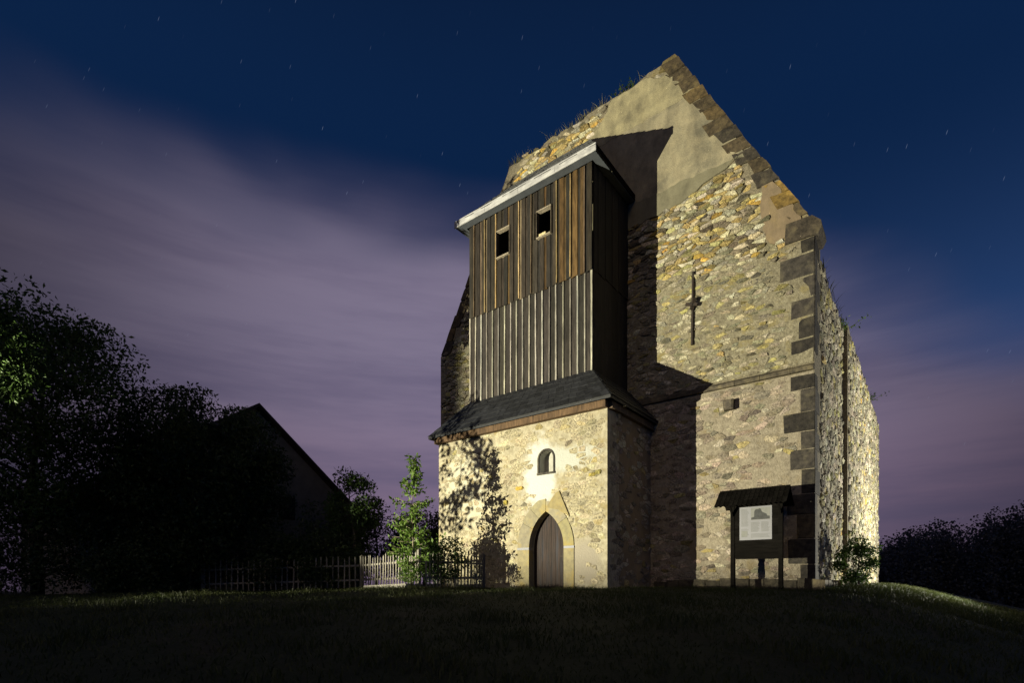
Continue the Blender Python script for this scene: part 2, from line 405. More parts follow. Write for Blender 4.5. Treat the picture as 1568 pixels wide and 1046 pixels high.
SL = (17.2-EAVE)/3.986
def slope_x(z): return -(z-EAVE)/SL if z > EAVE else 0.
def lslope_x(z): return -WID+(z-EAVE)/1.711 if z > EAVE else -WID

P_TOP = [(-8.3, 11.9), (-6.0, 12.12), (-4.66, 12.2), (-3.9, 12.28), (-3.45, 12.42), (-2.9, 12.62), (-2.35, 12.74), (-2.08, 12.95), (-1.86, 12.82), (-2.05, 13.4), (-2.9, 14.9), (-3.5, 15.9), (-4.35, 16.75), (-5.0, 17.02), (-6.3, 16.98), (-6.62, 16.55), (-7.1, 16.1), (-8.0, 15.7)]
P_R = [(-1.36, 10.72), (-1.25, 10.1), (-1.02, 9.86), (-.55, 9.95), (-.30, 10.2), (-.62, 10.95), (-.95, 11.55), (-1.15, 11.95), (-1.38, 11.75)]
rp = random.Random(5)
def clipz(poly, z0, up):
    out = []
    for i in range(len(poly)):
        a, b = poly[i], poly[(i+1) % len(poly)]; ia = (a[1] >= z0) == up; ib = (b[1] >= z0) == up
        if ia: out.append(a)
        if ia != ib: t = (z0-a[1])/(b[1]-a[1]); out.append((a[0]+(b[0]-a[0])*t, z0))
    return out
P_A = clipz(P_TOP, 15.62, True); P_B = clipz(clipz(P_TOP, 15.75, False), 12.80, True); P_C = clipz(P_TOP, 12.95, False)
for poly, m, h in ((P_A, 'plaster', .05), (P_B, 'plaster_low', .04), (P_C, 'plaster_grey', .055), (P_R, 'plaster_brown', .045)):
    V, Fc = prism(ragged(poly, .15, .05, rp), -h, .02)
    mk('plaster_patch', V, Fc, M[m], gable)

V, Fc = prism([(-WID+.02, -.6), (-.02, -.6), (-.02, 5.93), (-WID+.02, 5.93)], -.006, .02); mk('lower_render', V, Fc, M['mortar_low'], gable)
rm = random.Random(44)
V, Fc = prism(ragged([(-5.9, 6.17), (-.02, 6.17), (-.02, 9.45), (-1.1, 9.7), (-2.2, 9.75), (-3.4, 9.95), (-4.6, 10.15), (-5.9, 10.3)], .13, .05, rm, lambda a, b: abs(a[1]-b[1]) < .001 or abs(a[0]-b[0]) < .001), -.024, .02); mk('smeared_render', V, Fc, M['mortar_mid'], gable)
# quoins at the right corner
quoins = []
z = .02; k = 0; rq = random.Random(3)
while z < 9.6:
    h = rq.uniform(.34, .74); w = (.34, .70)[k % 2]*rq.uniform(.7, 1.3); d = (.8, .42)[k % 2]
    if z+h > 9.75: h = 9.72-z
    t = rq.uniform(.45, 1.05); tt = (t, t*.97, t*.95) if rq.random() < .82 else (2.0*t, 1.8*t, 1.3*t)
    if not (5.92 < z+h/2 < 6.2):
        V, Fc = chbox(-w, .022, -.03, d, z+.008, z+h-.008, .022, rq, .011)
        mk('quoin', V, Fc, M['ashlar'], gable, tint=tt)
    quoins.append((z, z+h, w)); z += h; k += 1
# kneeler at the eave
V, Fc = prism([(-.75, 9.73), (.10, 9.73), (.19, 9.92), (.17, 10.08), (-.05, 10.30), (-.72, 10.30)], -.06, .85)
mk('kneeler', V, Fc, M['ashlar'], gable, tint=(1.1, 1., .85))
# coping blocks up both slopes
def coping(x0, z0, x1, z1, n, side, seed):
    r = random.Random(seed); out = []; L = math.hypot(x1-x0, z1-z0); t = 0
    for i in range(n):
        ta, tb = i/n+.004, (i+1)/n-.004
        w = r.uniform(.34, .72)*side
        a = (x0+(x1-x0)*ta, z0+(z1-z0)*ta); b = (x0+(x1-x0)*tb, z0+(z1-z0)*tb)
        e = .02*-side*-1
        poly = [(a[0]+w, a[1]-.02), (a[0]+.03*-side, a[1]), (b[0]+.03*-side, b[1]), (b[0]+w*r.uniform(.85, 1.1), b[1]+.02)]
        if side > 0: poly = poly[::-1]
        h = r.uniform(.035, .075)
        poly = [(x+r.uniform(-.03, .03), z+r.uniform(-.025, .025)) for x, z in poly]
        V, Fc = prism(ragged(poly, .16, .014, r), -h, .9)
        V = [(x, y+(r.uniform(-.012, .012) if y < 0 else 0), z) for x, y, z in V]
        g = r.random()
        tt = (1.35, 1.15, .80) if g < .5 else ((2.0, 1.6, .9) if g < .72 else ((3.0, 2.2, .8) if g < .80 else (.85, .8, .72)))
        k = r.uniform(.85, 1.15)
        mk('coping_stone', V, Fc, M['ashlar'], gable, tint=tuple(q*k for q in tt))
        out.append((min(p[1] for p in poly), max(p[1] for p in poly), abs(w)))
    return out
cop = coping(-.16, EAVE+.28, -3.93, 17.1, 15, -1, 8)
coping(-WID+.1, EAVE+.05, -11.5, 15.85, 11, 1, 9)
V, Fc = prism([(-4.55, 16.95), (-3.95, 16.80), (-3.80, 16.92), (-4.0, 17.24), (-4.4, 17.22)], -.06, .9)
mk('apex_stone', V, Fc, M['ashlar'], gable, tint=(2.4, 2.1, 1.1))
# string course
x = -WID; rc = random.Random(2)
while x < 0:
    w = min(rc.uniform(.7, 1.3), .0-x if x > -1.2 else 9)
    V = []; x1 = x+w-.012
    if not (-11.0 < x and x1 < -5.75):
        pr = [(.02, 5.94), (-.10, 5.95), (-.12, 6.02), (-.11, 6.06), (.02, 6.16)]
        V = [(xx, y+rc.uniform(-.006, .006), zz) for xx in (x, x1) for y, zz in pr]
        Fc = [(0, 1, 2, 3, 4)[::-1], (5, 6, 7, 8, 9)]+[(i, (i+1) % 5, 5+(i+1) % 5, 5+i) for i in range(5)]
        k = rc.uniform(.9, 1.3); mk('string_course_stone', V, [f[::-1] for f in Fc], M['ashlar'], gable, tint=(1.5*k, 1.4*k, 1.15*k))
    x += w

# rubble of the gable wall
def hidden(x, z):
    if -10.6 < x < -6.0 and 5.0 < z < 14.6: return True
    if -11.5 < x < -5.3 and z <= 5.6: return True
    if -9.2 < x < -7.4 and z < 15.5: return True
    return z < -.35
stones = []
rs = random.Random(21)
def near_quoin(x, z):
    for a, b, w in quoins:
        if a-.03 <= z <= b+.03 and x > -w-.08: return True
    return False
for (zr, sx, sz, seed) in (((6.17, 17.2), .225, .100, 31), ((-.3, 5.93), .235, .115, 32)):
    for (cx, cz), poly in voronoi(-WID+.05, -.03, zr[0], zr[1], sx, sz, seed, gap=.018, drop=.36):
        if hidden(cx, cz): continue
        xs = [p[0] for p in poly]; zs = [p[1] for p in poly]
        if cz > EAVE+.1:
            if max(xs) > slope_x(cz)-.5: 
                if max(xs) > slope_x(max(zs))-.42: continue
            if min(xs) < lslope_x(max(zs))+.45: continue
            if max(zs) > 16.75 and cx < -4: 
                if max(zs) > 16.98: continue
        if near_quoin(max(xs), cz): continue
        if inpoly(cx, cz, P_TOP) or inpoly(cx, cz, P_R): continue
        if min(xs) < -WID: continue
        if cz > 6:
            yl = 9.95+.35*math.sin(cx*2.1)+.25*math.sin(cx*5+1)-.25*(cx+3.4)
            tb = YELLOW if (cz > yl or rs.random() < .10) else GREY
            if cz > 14 : tb = YELLOW
            h = rs.choice((.012, .03, .045, .075))*rs.uniform(.8, 1.2)
            if cx > -5.9 and tb is GREY: h = rs.choice((.02, .032, .04, .055))*rs.uniform(.85, 1.15)
        else:
            if rs.random() < .22+.25*(math.sin(cx*1.7+cz*1.1) > .5): continue
            tb = PINK; h = rs.uniform(.008, .03)
        if cx < -11: tb = GREY
        V, Fc = stone_mesh(poly, h, rs, FRONT(0 if cz > 6 else -.006))
        a = proj(cx, 0, cz); b = proj(cx+.1, 0, cz+.1)
        stones.append((area(poly)*abs((b[0]-a[0])*(b[1]-a[1])), V, Fc, tintpick(rs, tb)))
stones.sort(key=lambda s: -s[0])
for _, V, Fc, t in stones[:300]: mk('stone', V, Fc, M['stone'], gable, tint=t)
rest = MB()
for _, V, Fc, t in stones[300:]: rest.add(V, Fc, t)
tag(rest.build('rubble_stones', M['stone'], gable), kind='stuff')

# side wall along the nave, second length stands a little proud
def wall_yz(name, prof, x_out, thick):
    n = len(prof)
    V = [(x_out, y, z) for y, z in prof]+[(x_out-thick, y, z) for y, z in prof]
    Fc = [tuple(range(n)), tuple(range(2*n-1, n-1, -1))]+[(i, n+i, n+(i+1) % n, (i+1) % n) for i in range(n)]
    return mk(name, V, Fc, M['mortar'], church)
rw = random.Random(14)
def wtop(y0, y1):
    out = []; y = y0
    while y < y1:
        out.append((y, 9.52+.013*y+rw.uniform(-.10, .10)+.08*math.sin(y*1.3))); y += .35
    out.append((y1, 9.52+.013*y1)); return out
t1 = wtop(1.055, 6.48); t2 = wtop(6.482, 23.2)
side1 = wall_yz('side_wall', [(6.48, -2.2), (1.055, -2.2)]+t1, 0., 1.0)
side2 = wall_yz('side_wall', [(23.2, -3.5), (6.482, -3.5)]+t2, .16, 1.0)
rest = MB(); rest2 = MB()
for (cx, cz), poly in voronoi(.05, 23.1, -.6, 9.6, .36, .19, 41, gap=.03):
    ys = [p[0] for p in poly]
    if min(ys) < .05 or min(ys) < 6.5 < max(ys): continue
    if near_quoin(0, cz) and min(ys) < .85: continue
    if cz > 9.40+.013*cx: continue
    far = cx > 6.48
    V, Fc = stone_mesh(poly, rs.uniform(.015, .065), rs, SIDE(.16 if far else 0.))
    Fc = [f[::-1] if False else f for f in Fc]
    t = tintpick(rs, GREY if rs.random() < .93 else YELLOW); g = 1.1
    (rest2 if far else rest).add(V, Fc, tuple(g*q for q in t))
tag(rest.build('rubble_stones', M['stone'], side1), kind='stuff')
tag(rest2.build('rubble_stones', M['stone'], side2), kind='stuff')
# far and hidden walls of the nave
m_ = MB().box(-WID, -WID+1, 1.055, 23.2, -1.5, 9.5); m_.build('side_wall', M['mortar'], church)
m_ = MB().box(-WID+1.001, -.842, 22.2, 23.19, -1.5, 9.4); m_.build('end_wall', M['mortar'], church)
# plinth stones
for i in range(11):
    x0 = -4.7+i*.43; V, Fc = chbox(x0, x0+.425, -.13, .02, -.75, .0+rq.uniform(-.06, .05), .03, rq, .018)
    k = rq.uniform(.9, 1.3); mk('plinth_stone', V, Fc, M['ashlar'], gable, tint=(1.0*k, .95*k, .8*k))
y = -.14
for i in range(34):
    l = rq.uniform(.55, .95); h = .02-.016*y+rq.uniform(-.05, .06)-(.25 if 3 < i < 5 else 0); xo = .30 if y < 6.3 else .46
    V = [(xo-.3-.02, y, -2.6), (xo, y, -2.6), (xo, y+l-.02, -2.6), (xo-.32, y+l-.02, -2.6), (xo-.32, y, h), (xo-rq.uniform(0, .05), y+.01, h-.02), (xo-rq.uniform(0, .05), y+l-.03, h-.02), (xo-.32, y+l-.02, h)]
    k = rq.uniform(.8, 1.4); mk('plinth_stone', V, BOXF, M['ashlar'], side1 if y < 6.4 else side2, tint=(2.4*k, 2.2*k, 1.7*k)); y += l
    if y > 23.6: break
# iron wall anchor and its cross key
m_ = MB(); m_.add(*beam((-3.43, -.10, 7.53), (-3.39, -.10, 9.87), .055, .04, Vector((0, 1, 0))))
an = m_.build('wall_anchor', M['iron'], church)
m_ = MB(); m_.add(*beam((-3.60, -.16, 8.86), (-3.22, -.17, 8.74), .07, .09)); m_.add(*beam((-3.44, -.10, 8.66), (-3.30, -.24, 8.95), .10, .10)); m_.build('anchor_key', M['iron'], an)
# corbel stub
V, Fc = chbox(-2.42, -2.13, -.26, .02, 5.22, 5.52, .03, rq, .02); mk('corbel', V, Fc, M['ashlar'], church, tint=(1.6, 1.5, 1.35))

# ------------------------------------------------------------------ timber belfry on its stone porch
tower = empty('belfry_tower', W(-8.3, -3.1, -.28), ROT)
tag(tower, 'timber boarded belfry tower on stone porch with pointed arch door', 'tower')
class TP:   # helper: parts are written in church coordinates and shifted to the tower's base
    off = Vector((8.3, 3.1, .28))
def tk(name, V, Fc, m, parent=None, tint=None, **k):
    o = mk(name, V, Fc, m, parent or tower, tint=tint, **k)
    if parent is None: o.location = TP.off
    return o
PXR, PXL, PYF = -4.856, -11.814, -3.107     # porch corners
PZT = 5.06
DC, DH, SPR = -7.0, .665, 1.03             # door centre, half width, springing
def arc(side, r_add, n=10):
    """half of a pointed arch from springing to apex; side -1 left, +1 right"""
    r = 2*DH+r_add; out = []; cx = DC-side*DH
    amax = math.acos(DH/r)
    for i in range(n+1):
        a = amax*i/n; out.append((cx+side*r*math.cos(a), SPR+r*math.sin(a)))
    return out
NC, NH, NZ0, NZS = -7.0, .30, 3.40, 3.84      # niche
narc = lambda s: [(NC+s*NH*math.cos(math.pi/2*i/6), NZS+NH*math.sin(math.pi/2*i/6)) for i in range(7)]
apexz = arc(1, 0)[-1][1]
L_ = [(PXL, -.9), (DC-DH, -.9)]+arc(-1, 0)+[(NC, NZ0), (NC-NH, NZ0)]+narc(-1)+[(NC, PZT), (PXL, PZT)]
R_ = [(DC+DH, -.9), (PXR, -.9), (PXR, PZT), (NC, PZT)]+narc(1)[::-1]+[(NC+NH, NZ0), (NC, NZ0)]+arc(1, 0)[::-1]
m_ = MB()
for p in (L_, R_):
    V, Fc = prism(p, PYF, PYF+.75); m_.add(V, Fc)
m_.box(PXL, PXL+.75, PYF+.751, -.005, -.9, PZT)
porch = mk('porch_wall', m_.V, m_.F, M['porch'], tower); porch.location = TP.off
m_ = MB().box(PXR-.75, PXR, PYF+.751, -.005, -.9, PZT); pside = mk('porch_side_wall', m_.V, m_.F, M['plaster_brown'], tower); pside.location = TP.off
rest = MB(); rz_ = random.Random(8)
for (cx, cz), poly in voronoi(PYF+.06, -.03, -.25, PZT-.05, .24, .13, 52, gap=.03, drop=.34):
    if min(p[0] for p in poly) < PYF+.03 or rz_.random() > .55: continue
    V, Fc = stone_mesh(poly, rz_.uniform(.004, .03), rz_, SIDE(PXR)); rest.add(V, Fc, tintpick(rz_, PINK))
tag(rest.build('rubble_stones', M['stone'], pside), kind='stuff')
# rubble showing through the wash
rb = random.Random(77); pst = []
for (cx, cz), poly in voronoi(PXL+.04, PXR-.04, -.25, PZT-.05, .215, .125, 51, gap=.026, drop=.34):
    if max(p[0] for p in poly) > PXR-.02 or min(p[0] for p in poly) < PXL+.02: continue
    if abs(cx-DC) < DH+.55 and cz < 1.2: continue
    if cz >= 1.0 and math.hypot(max(0, abs(cx-DC)), cz-1.0) < 1.75 and abs(cx-DC) < 1.25 and cz < 2.6: 
        if cz < 2.62-abs(cx-DC)*1.0: continue
    if abs(cx-NC) < .62 and 2.9 < cz < 4.5: continue
    dens = .66+.26*ss(-7.2, -5.6, cx)-.10*ss(-9, -10.5, cx)
    if (cx+7.2)**2/.5+(cz-3.4)**2/1.5 < 1: dens = .14
    if (cx+6.3)**2/.9+(cz-3.8)**2/.2 < 1: dens *= .55
    if (cx+5.6)**2/.3+(cz-.5)**2/.55 < 1: dens *= .4
    if rb.random() > dens: continue
    big = rb.random() < .25
    V, Fc = stone_mesh(poly, rb.uniform(.002, .020), rb, FRONT(PYF), sink=.02)
    tt = tintpick(rb, [(2.4, (.36, .32, .225)), (1.2, (.27, .24, .165)), (.7, (.34, .275, .12)), (.6, (.19, .17, .13)), (2.4, (.42, .38, .28))]); mxw = rb.choice((.25, .5, .65)); pst.append((area(poly), V, Fc, tuple(a*(1-mxw)+b*mxw for a, b in zip(tt, (.40, .36, .26)))))
pst.sort(key=lambda s: -s[0])
for _, V, Fc, t in pst[:290]: mk('stone', V, Fc, M['stone'], porch, tint=t)
if pst[290:]:
    rest = MB()
    for _, V, Fc, t in pst[290:]: rest.add(V, Fc, t)
    tag(rest.build('rubble_stones', M['stone'], porch), kind='stuff')
# two lichen-yellow stones that stand well out
for (x, z, w, h, t) in ((-8.05, 3.02, .34, .13, (.50, .36, .08)), (-8.62, 2.6, .18, .17, (.36, .30, .07)), (-5.35, 3.15, .25, .12, (.36, .30, .09)), (-5.15, 3.2, .2, .13, (.30, .27, .10)), (-6.28, 2.66, .26, .14, (.22, .2, .15))):
    poly = [(x-w/2, z-h*.3), (x-w*.3, z-h/2), (x+w*.35, z-h*.45), (x+w/2, z+h*.1), (x+w*.3, z+h/2), (x-w*.4, z+h*.42)]
    V, Fc = stone_mesh(poly, .05, rb, FRONT(PYF)); mk('stone', V, Fc, M['stone'], porch, tint=t)
# door surround: jamb and arch stones
def arch_stone(poly, t, proud=.03):
    V, Fc = prism(poly, PYF-proud, PYF+.22); tk('arch_stone', V, Fc, M['arch'], tint=t)
g = .008
for s, w in ((-1, .46), (1, .36)):
    xi, xo = DC+s*(DH-.004), DC+s*(DH+w)
    for z0, z1 in ((-.9, .98),):
        p = [(min(xi, xo), z0), (max(xi, xo), z0), (max(xi, xo), z1), (min(xi, xo), z1)]
        arch_stone(p, (1.05, 1.02, .9))
    inn = arc(s, -.004, 24); cuts = (0, 11, 18, 24) if s < 0 else (0, 13, 24)
    def outp(i, last):
        r = 2*DH+w; cx = DC-s*DH; a = math.acos(DH/(2*DH))*i/24
        a = min(a, math.acos(DH/r)) if False else a*1.0
        x = cx+s*r*math.cos(a); z = SPR+r*math.sin(a)
        if (x-DC)*s < g: x = DC+s*g
        return (x, z)
    for a, b in zip(cuts, cuts[1:]):
        ii = inn[a:b+1]; oo = [outp(i, 24) for i in range(a, b+1)]
        lo = .03 if a == 0 else .010
        ii[0] = (ii[0][0], ii[0][1]+lo); oo[0] = (oo[0][0], oo[0][1]+lo)
        if b == 24: ii[-1] = (DC+s*g, ii[-1][1]); oo[-1] = (DC+s*g, oo[-1][1]-(0 if s < 0 else .0))
        poly = ii+oo[::-1]
        if s < 0: poly = poly[::-1]
        # orientation: counter-clockwise seen from -y
        sa = sum(poly[i][0]*poly[(i+1) % len(poly)][1]-poly[(i+1) % len(poly)][0]*poly[i][1] for i in range(len(poly)))
        if sa < 0: poly = poly[::-1]
        k = rb.uniform(.9, 1.12)
        arch_stone(poly, (k, k, k*rb.uniform(.8, 1.1)), .03+rb.uniform(0, .008))
V, Fc = prism([(-6.98, 2.30), (-6.50, 2.18), (-6.12, 1.95), (-6.50, 2.78), (-6.62, 2.72)], PYF-.055, PYF+.05); tk('arch_stone', V, Fc, M['arch'], tint=(1.08, 1.0, .75))
# lime fillets at the springing
for s, w in ((-1, .47), (1, .37)):
    m_ = MB(); x0, x1 = sorted((DC+s*(DH-.002), DC+s*(DH+w))); m_.box(x0, x1, PYF-.034, PYF+.1, .984, 1.056); tk('lime_joint', m_.V, m_.F, M['paper'])
# plank door
yd = PYF+.27
dm = MB(); dm.box(DC-DH-.1, DC+DH+.1, yd+.05, yd+.09, -.9, apexz+.1)
door = tk('door', dm.V, dm.F, M['door'], tint=(.7, .7, .7))
nb = 8; wpl = (2*DH+.02)/nb
al = arc(-1, 0, 40); ar = arc(1, 0, 40)
def arch_z(x):
    d = abs(x-DC); r = 2*DH; q = r*r-(d+DH)**2
    return SPR+math.sqrt(max(q, 0)) if d < DH else SPR
for i in range(nb):
    x0 = DC-DH-.01+i*wpl+.004; x1 = x0+wpl-.008
    zs = [(x0+(x1-x0)*j/4) for j in range(5)]
    poly = [(x0, -.27), (x1, -.27)]+[(x, arch_z(x)+.04) for x in zs[::-1]]
    V, Fc = prism(poly, yd+rb.uniform(0, .01), yd+.0495); k = rb.uniform(.75, 1.25); mk('plank', V, Fc, M['door'], door, tint=(k, k*.97, k*.95))
m_ = MB(); m_.box(DC+DH-.22, DC+DH-.16, yd-.03, yd, .62, .86); m_.box(DC+DH-.28, DC+DH-.15, yd-.05, yd-.03, .74, .77); mk('handle', m_.V, m_.F, M['iron'], door)
# niche: back and frame
m_ = MB(); m_.box(NC-NH-.05, NC+NH+.05, PYF+.34, PYF+.38, NZ0-.1, NZS+NH+.1); nb_ = tk('niche_window', m_.V, m_.F, mat('niche plaster', (.40, .39, .34), (.30, .29, .25), scale=4, bump=.3))
m_ = MB()
pts = [(NC-NH+.0, NZ0)]+narc(-1)+narc(1)[::-1][1:]+[(NC+NH, NZ0)]
for a, b in zip(pts, pts[1:]): m_.add(*beam((a[0], PYF-.012, a[1]), (b[0], PYF-.012, b[1]), .05, .045, Vector((0, 1, 0))))
m_.add(*beam((NC-NH-.04, PYF-.02, NZ0-.02), (NC+NH+.04, PYF-.02, NZ0-.02), .06, .06, Vector((0, 1, 0))))
mk('frame', m_.V, m_.F, M['ashlar'], nb_, tint=(1, 1, 1))

# wall plate and skirt roof
EZ = 5.30; eav = dict(xl=-12.06, xr=-4.60, y=PYF-.30); TX0, TX1, TY = -10.86, -5.726, -2.40; SZ = 6.56
V, Fc = beam((PXL-.05, PYF-.06, 5.13), (PXR+.03, PYF-.06, 5.13), .26, .20); tk('wall_plate', V, Fc, M['wood'], tint=(.125, .080, .047))
V, Fc = beam((PXR+.06, PYF+.05, 5.13), (PXR+.06, -.02, 5.13), .16, .20); tk('wall_plate', V, Fc, M['wood'], tint=(.15, .11, .08))
A = (eav['xl'], eav['y'], EZ); B = (eav['xr'], eav['y'], EZ); C_ = (TX1+.02, TY-.05, SZ); D_ = (TX0-.02, TY-.05, SZ); E_ = (eav['xr'], -.01, EZ); G_ = (TX1+.02, -.01, SZ); H_ = (eav['xl'], -.01, EZ); I_ = (TX0-.02, -.01, SZ)
dn = Vector((0, 0, -.09))
def shell(quads):
    m = MB()
    for q in quads:
        q = [Vector(p) for p in q]; n = len(q); V = q+[p+dn for p in q]
        m.add(V, [tuple(range(n)), tuple(range(2*n-1, n-1, -1))]+[(i, n+i, n+(i+1) % n, (i+1) % n) for i in range(n)])
    return m
m_ = shell([(A, B, C_, D_), (B, E_, G_, C_), (H_, A, D_, I_)])
skirt = tk('skirt_roof', m_.V, m_.F, M['slate'], tint=(.7, .7, .7))
def slates(parent, A, B, C, D, rows, cols, seed, name='slate'):
    """overlapping slates on the quad A-B (eave) up to D-C"""
    A, B, C, D = map(Vector, (A, B, C, D)); r = random.Random(seed)
    nrm = (B-A).cross(D-A).normalized()
    if nrm.z < 0: nrm = -nrm
    for j in range(rows):
        t0 = j/rows-.01; t1 = min(1., (j+1.35)/rows)
        n = max(2, int(cols*(((D-A).lerp(C-B, .5)).length and (A.lerp(D, t0)-B.lerp(C, t0)).length/(A-B).length)))
        for i in range(n+(j % 2)):
            s0 = max(0, (i-.5*(j % 2))/n)+.004/n; s1 = min(1., (i+1-.5*(j % 2))/n)-.03/n
            lift = .030+r.uniform(0, .010)
            pts = []
            for s, t, h in ((s0, t0+r.uniform(-.015, .015), lift), (s1, t0+r.uniform(-.015, .015), lift), (s1, t1, .008), (s0, t1, .008)):
                pts.append(A.lerp(B, s).lerp(D.lerp(C, s), t)+nrm*h)
            V = pts+[p-nrm*.014 for p in pts]; k = r.uniform(.7, 1.35)
            mk(name, V, [(0,1,2,3),(7,6,5,4),(0,4,5,1),(1,5,6,2),(2,6,7,3),(3,7,4,0)], M['slate'], parent, tint=(k, k, k*1.03))
slates(skirt, A, B, C_, D_, 6, 27, 61)
slates(skirt, B, E_, G_, C_, 6, 12, 62)

# boarding
rbd = random.Random(99)
def wood_tint(base, j=.3):
    k = rbd.uniform(1-j, 1+j); return (base[0]*k, base[1]*k*rbd.uniform(.95, 1.05), base[2]*k*rbd.uniform(.9, 1.08))
def board(x0, x1, y, th, z0, z1, base, name='board', j=.3):
    V, Fc = chbox(x0, x1, y-th, y, z0, z1, .006, rbd, .004); ln = rbd.uniform(-.011, .011)*(1.4 if name == 'batten' else .3)
    V = [(vx+ln*(vz-z0)/max(z1-z0, .1), vy-(rbd.uniform(0, .012) if vz < (z0+z1)/2 and vy < y-.001 else 0), vz) for vx, vy, vz in V]; tk(name, V, Fc, M['wood'], tint=wood_tint(base, j))
MID = 9.80; TZ = 13.03
nlow = 19; w = (TX1-TX0)/nlow
for i in range(nlow):
    x0 = TX0+i*w; z0 = SZ-.12+rbd.uniform(-.03, .03)
    board(x0+.002, x0+w-.002, TY+rbd.uniform(0, .008), .03, z0, MID, (.042, .038, .037))
    bx = x0+rbd.uniform(-.012, .012)
    if i or True: board(bx+.0, bx+.055, TY-.031, .04, z0+rbd.uniform(-.05, .05), MID-.10, (.34, .335, .325), 'batten', .5)
board(TX1-.05, TX1+.012, TY-.031, .04, SZ-.1, MID-.1, (.42, .41, .39), 'batten')
win = [(-9.52, -8.95, 11.40, 12.33), (-7.78, -7.22, 11.42, 12.30)]
nup = 40; w = (TX1-TX0)/nup
for i in range(nup):
    x0 = TX0+i*w; proud = .055 if i % 2 else .025
    ov = .018 if i % 2 else -.0
    xa, xb = x0-ov, x0+w+ov
    y = TY-.075+ .0
    base = (.044, .037, .031) if rbd.random() < .64 else ((.125, .080, .035) if rbd.random() < .35 else (.030, .028, .027))
    if rbd.random() < .10: base = (.20, .16, .11)
    zt = TZ+rbd.uniform(-.02, .02); z0 = MID-.14+rbd.uniform(-.02, .02)
    segs = [(z0, zt)]
    for (wa, wb, za, zb) in win:
        if xb > wa+.01 and xa < wb-.01:
            segs = [(z0, za), (zb, zt)]
    for a, b in segs: board(xa, xb, y+(.03 if i % 2 == 0 else 0.), .028, a, b, base)
    # extra thin cover strip
    if i % 4 == 1 and len(segs) == 1: board(xb-.03, xb+.012, y-.0285, .022, z0+.02, zt-.02, (.40, .30, .16) if rbd.random() < .5 else (.16, .12, .08), 'batten')
# ledge under the upper boarding
for (wa, wb, za, zb) in win:
    m_ = MB(); y0, y1 = TY-.14, TY+.02
    fr = empty('window', (0, 0, 0)); fr.parent = tower; fr.location = TP.off
    for nm, bx in (('window_frame', (wa-.03, wa, y0, y1, za-.03, zb+.03)), ('window_frame', (wb, wb+.03, y0, y1, za-.03, zb+.03)), ('lintel', (wa, wb, y0, y1, zb-.01, zb+.03)), ('sill', (wa, wb, y0-.03, y1, za-.04, za))):
        q = MB().box(*bx); mk(nm, q.V, q.F, M['wood'], fr, tint=(.40, .36, .30) if nm in ('sill', 'lintel') else (.10, .085, .07))
q = MB().box(win[1][0]+.02, win[1][0]+.30, TY-.05, TY+.01, win[1][2], win[1][2]+.17); tk('loose_board', q.V, q.F, M['wood'], tint=(.75, .66, .42))
# right and left side boarding
for xs_, sgn in ((TX1, 1), (TX0, -1)):
    n = 10; w = (-.02-TY)/n
    for i in range(n):
        y0 = TY+.002+i*w
        for (a, b, o) in ((SZ-.15, MID, .03), (MID-.1, TZ, .06 if i % 2 else .045)):
            x0, x1 = sorted((xs_-.005*sgn, xs_+o*sgn)); q = MB().box(x0, x1, y0+.001, y0+w-.001, a+rbd.uniform(-.02, .02), b)
            tk('board', q.V, q.F, M['wood'], tint=wood_tint((.030, .026, .023)))
# tower roof: hipped lean-to against the gable wall
RZ = 13.20
a = (-11.26, -2.80, RZ); b = (-5.40, -2.80, RZ); c = (-7.14, -.06, 16.02); d_ = (-9.42, -.06, 16.02); e = (-5.40, -.06, RZ); h_ = (-11.26, -.06, RZ)
m_ = shell([(a, b, c, d_), (b, e, c), (h_, a, d_)])
roof = tk('tower_roof', m_.V, m_.F, M['slate'], tint=(.7, .7, .7))
slates(roof, a, b, c, d_, 11, 18, 71, 'shingle')
for i in range(4):
    x0 = -11.28+i*1.475; V, Fc = chbox(x0, x0+1.472, -2.845, -2.815, RZ-.20+rbd.uniform(-.004, .004), RZ+.045, .006, rbd, .003); mk('fascia_board', V, Fc, M['fascia'], roof)
q = MB().box(-5.415, -5.385, -2.81, -.08, RZ-.16, RZ+.03); mk('barge_board', q.V, q.F, M['dark_wood'], roof, tint=(1, 1, 1))
q = MB().box(-11.275, -11.245, -2.81, -.08, RZ-.16, RZ+.03); mk('barge_board', q.V, q.F, M['dark_wood'], roof, tint=(1, 1, 1))
for (x0, x1, y0, y1) in ((-11.24, -5.42, -2.812, TY-.14), (TX1+.075, -5.42, TY-.139, -.07), (-11.24, TX0-.075, TY-.139, -.07)):
    q = MB().box(x0, x1, y0, y1, RZ-.19, RZ-.17); mk('soffit', q.V, q.F, M['soffit'], roof)

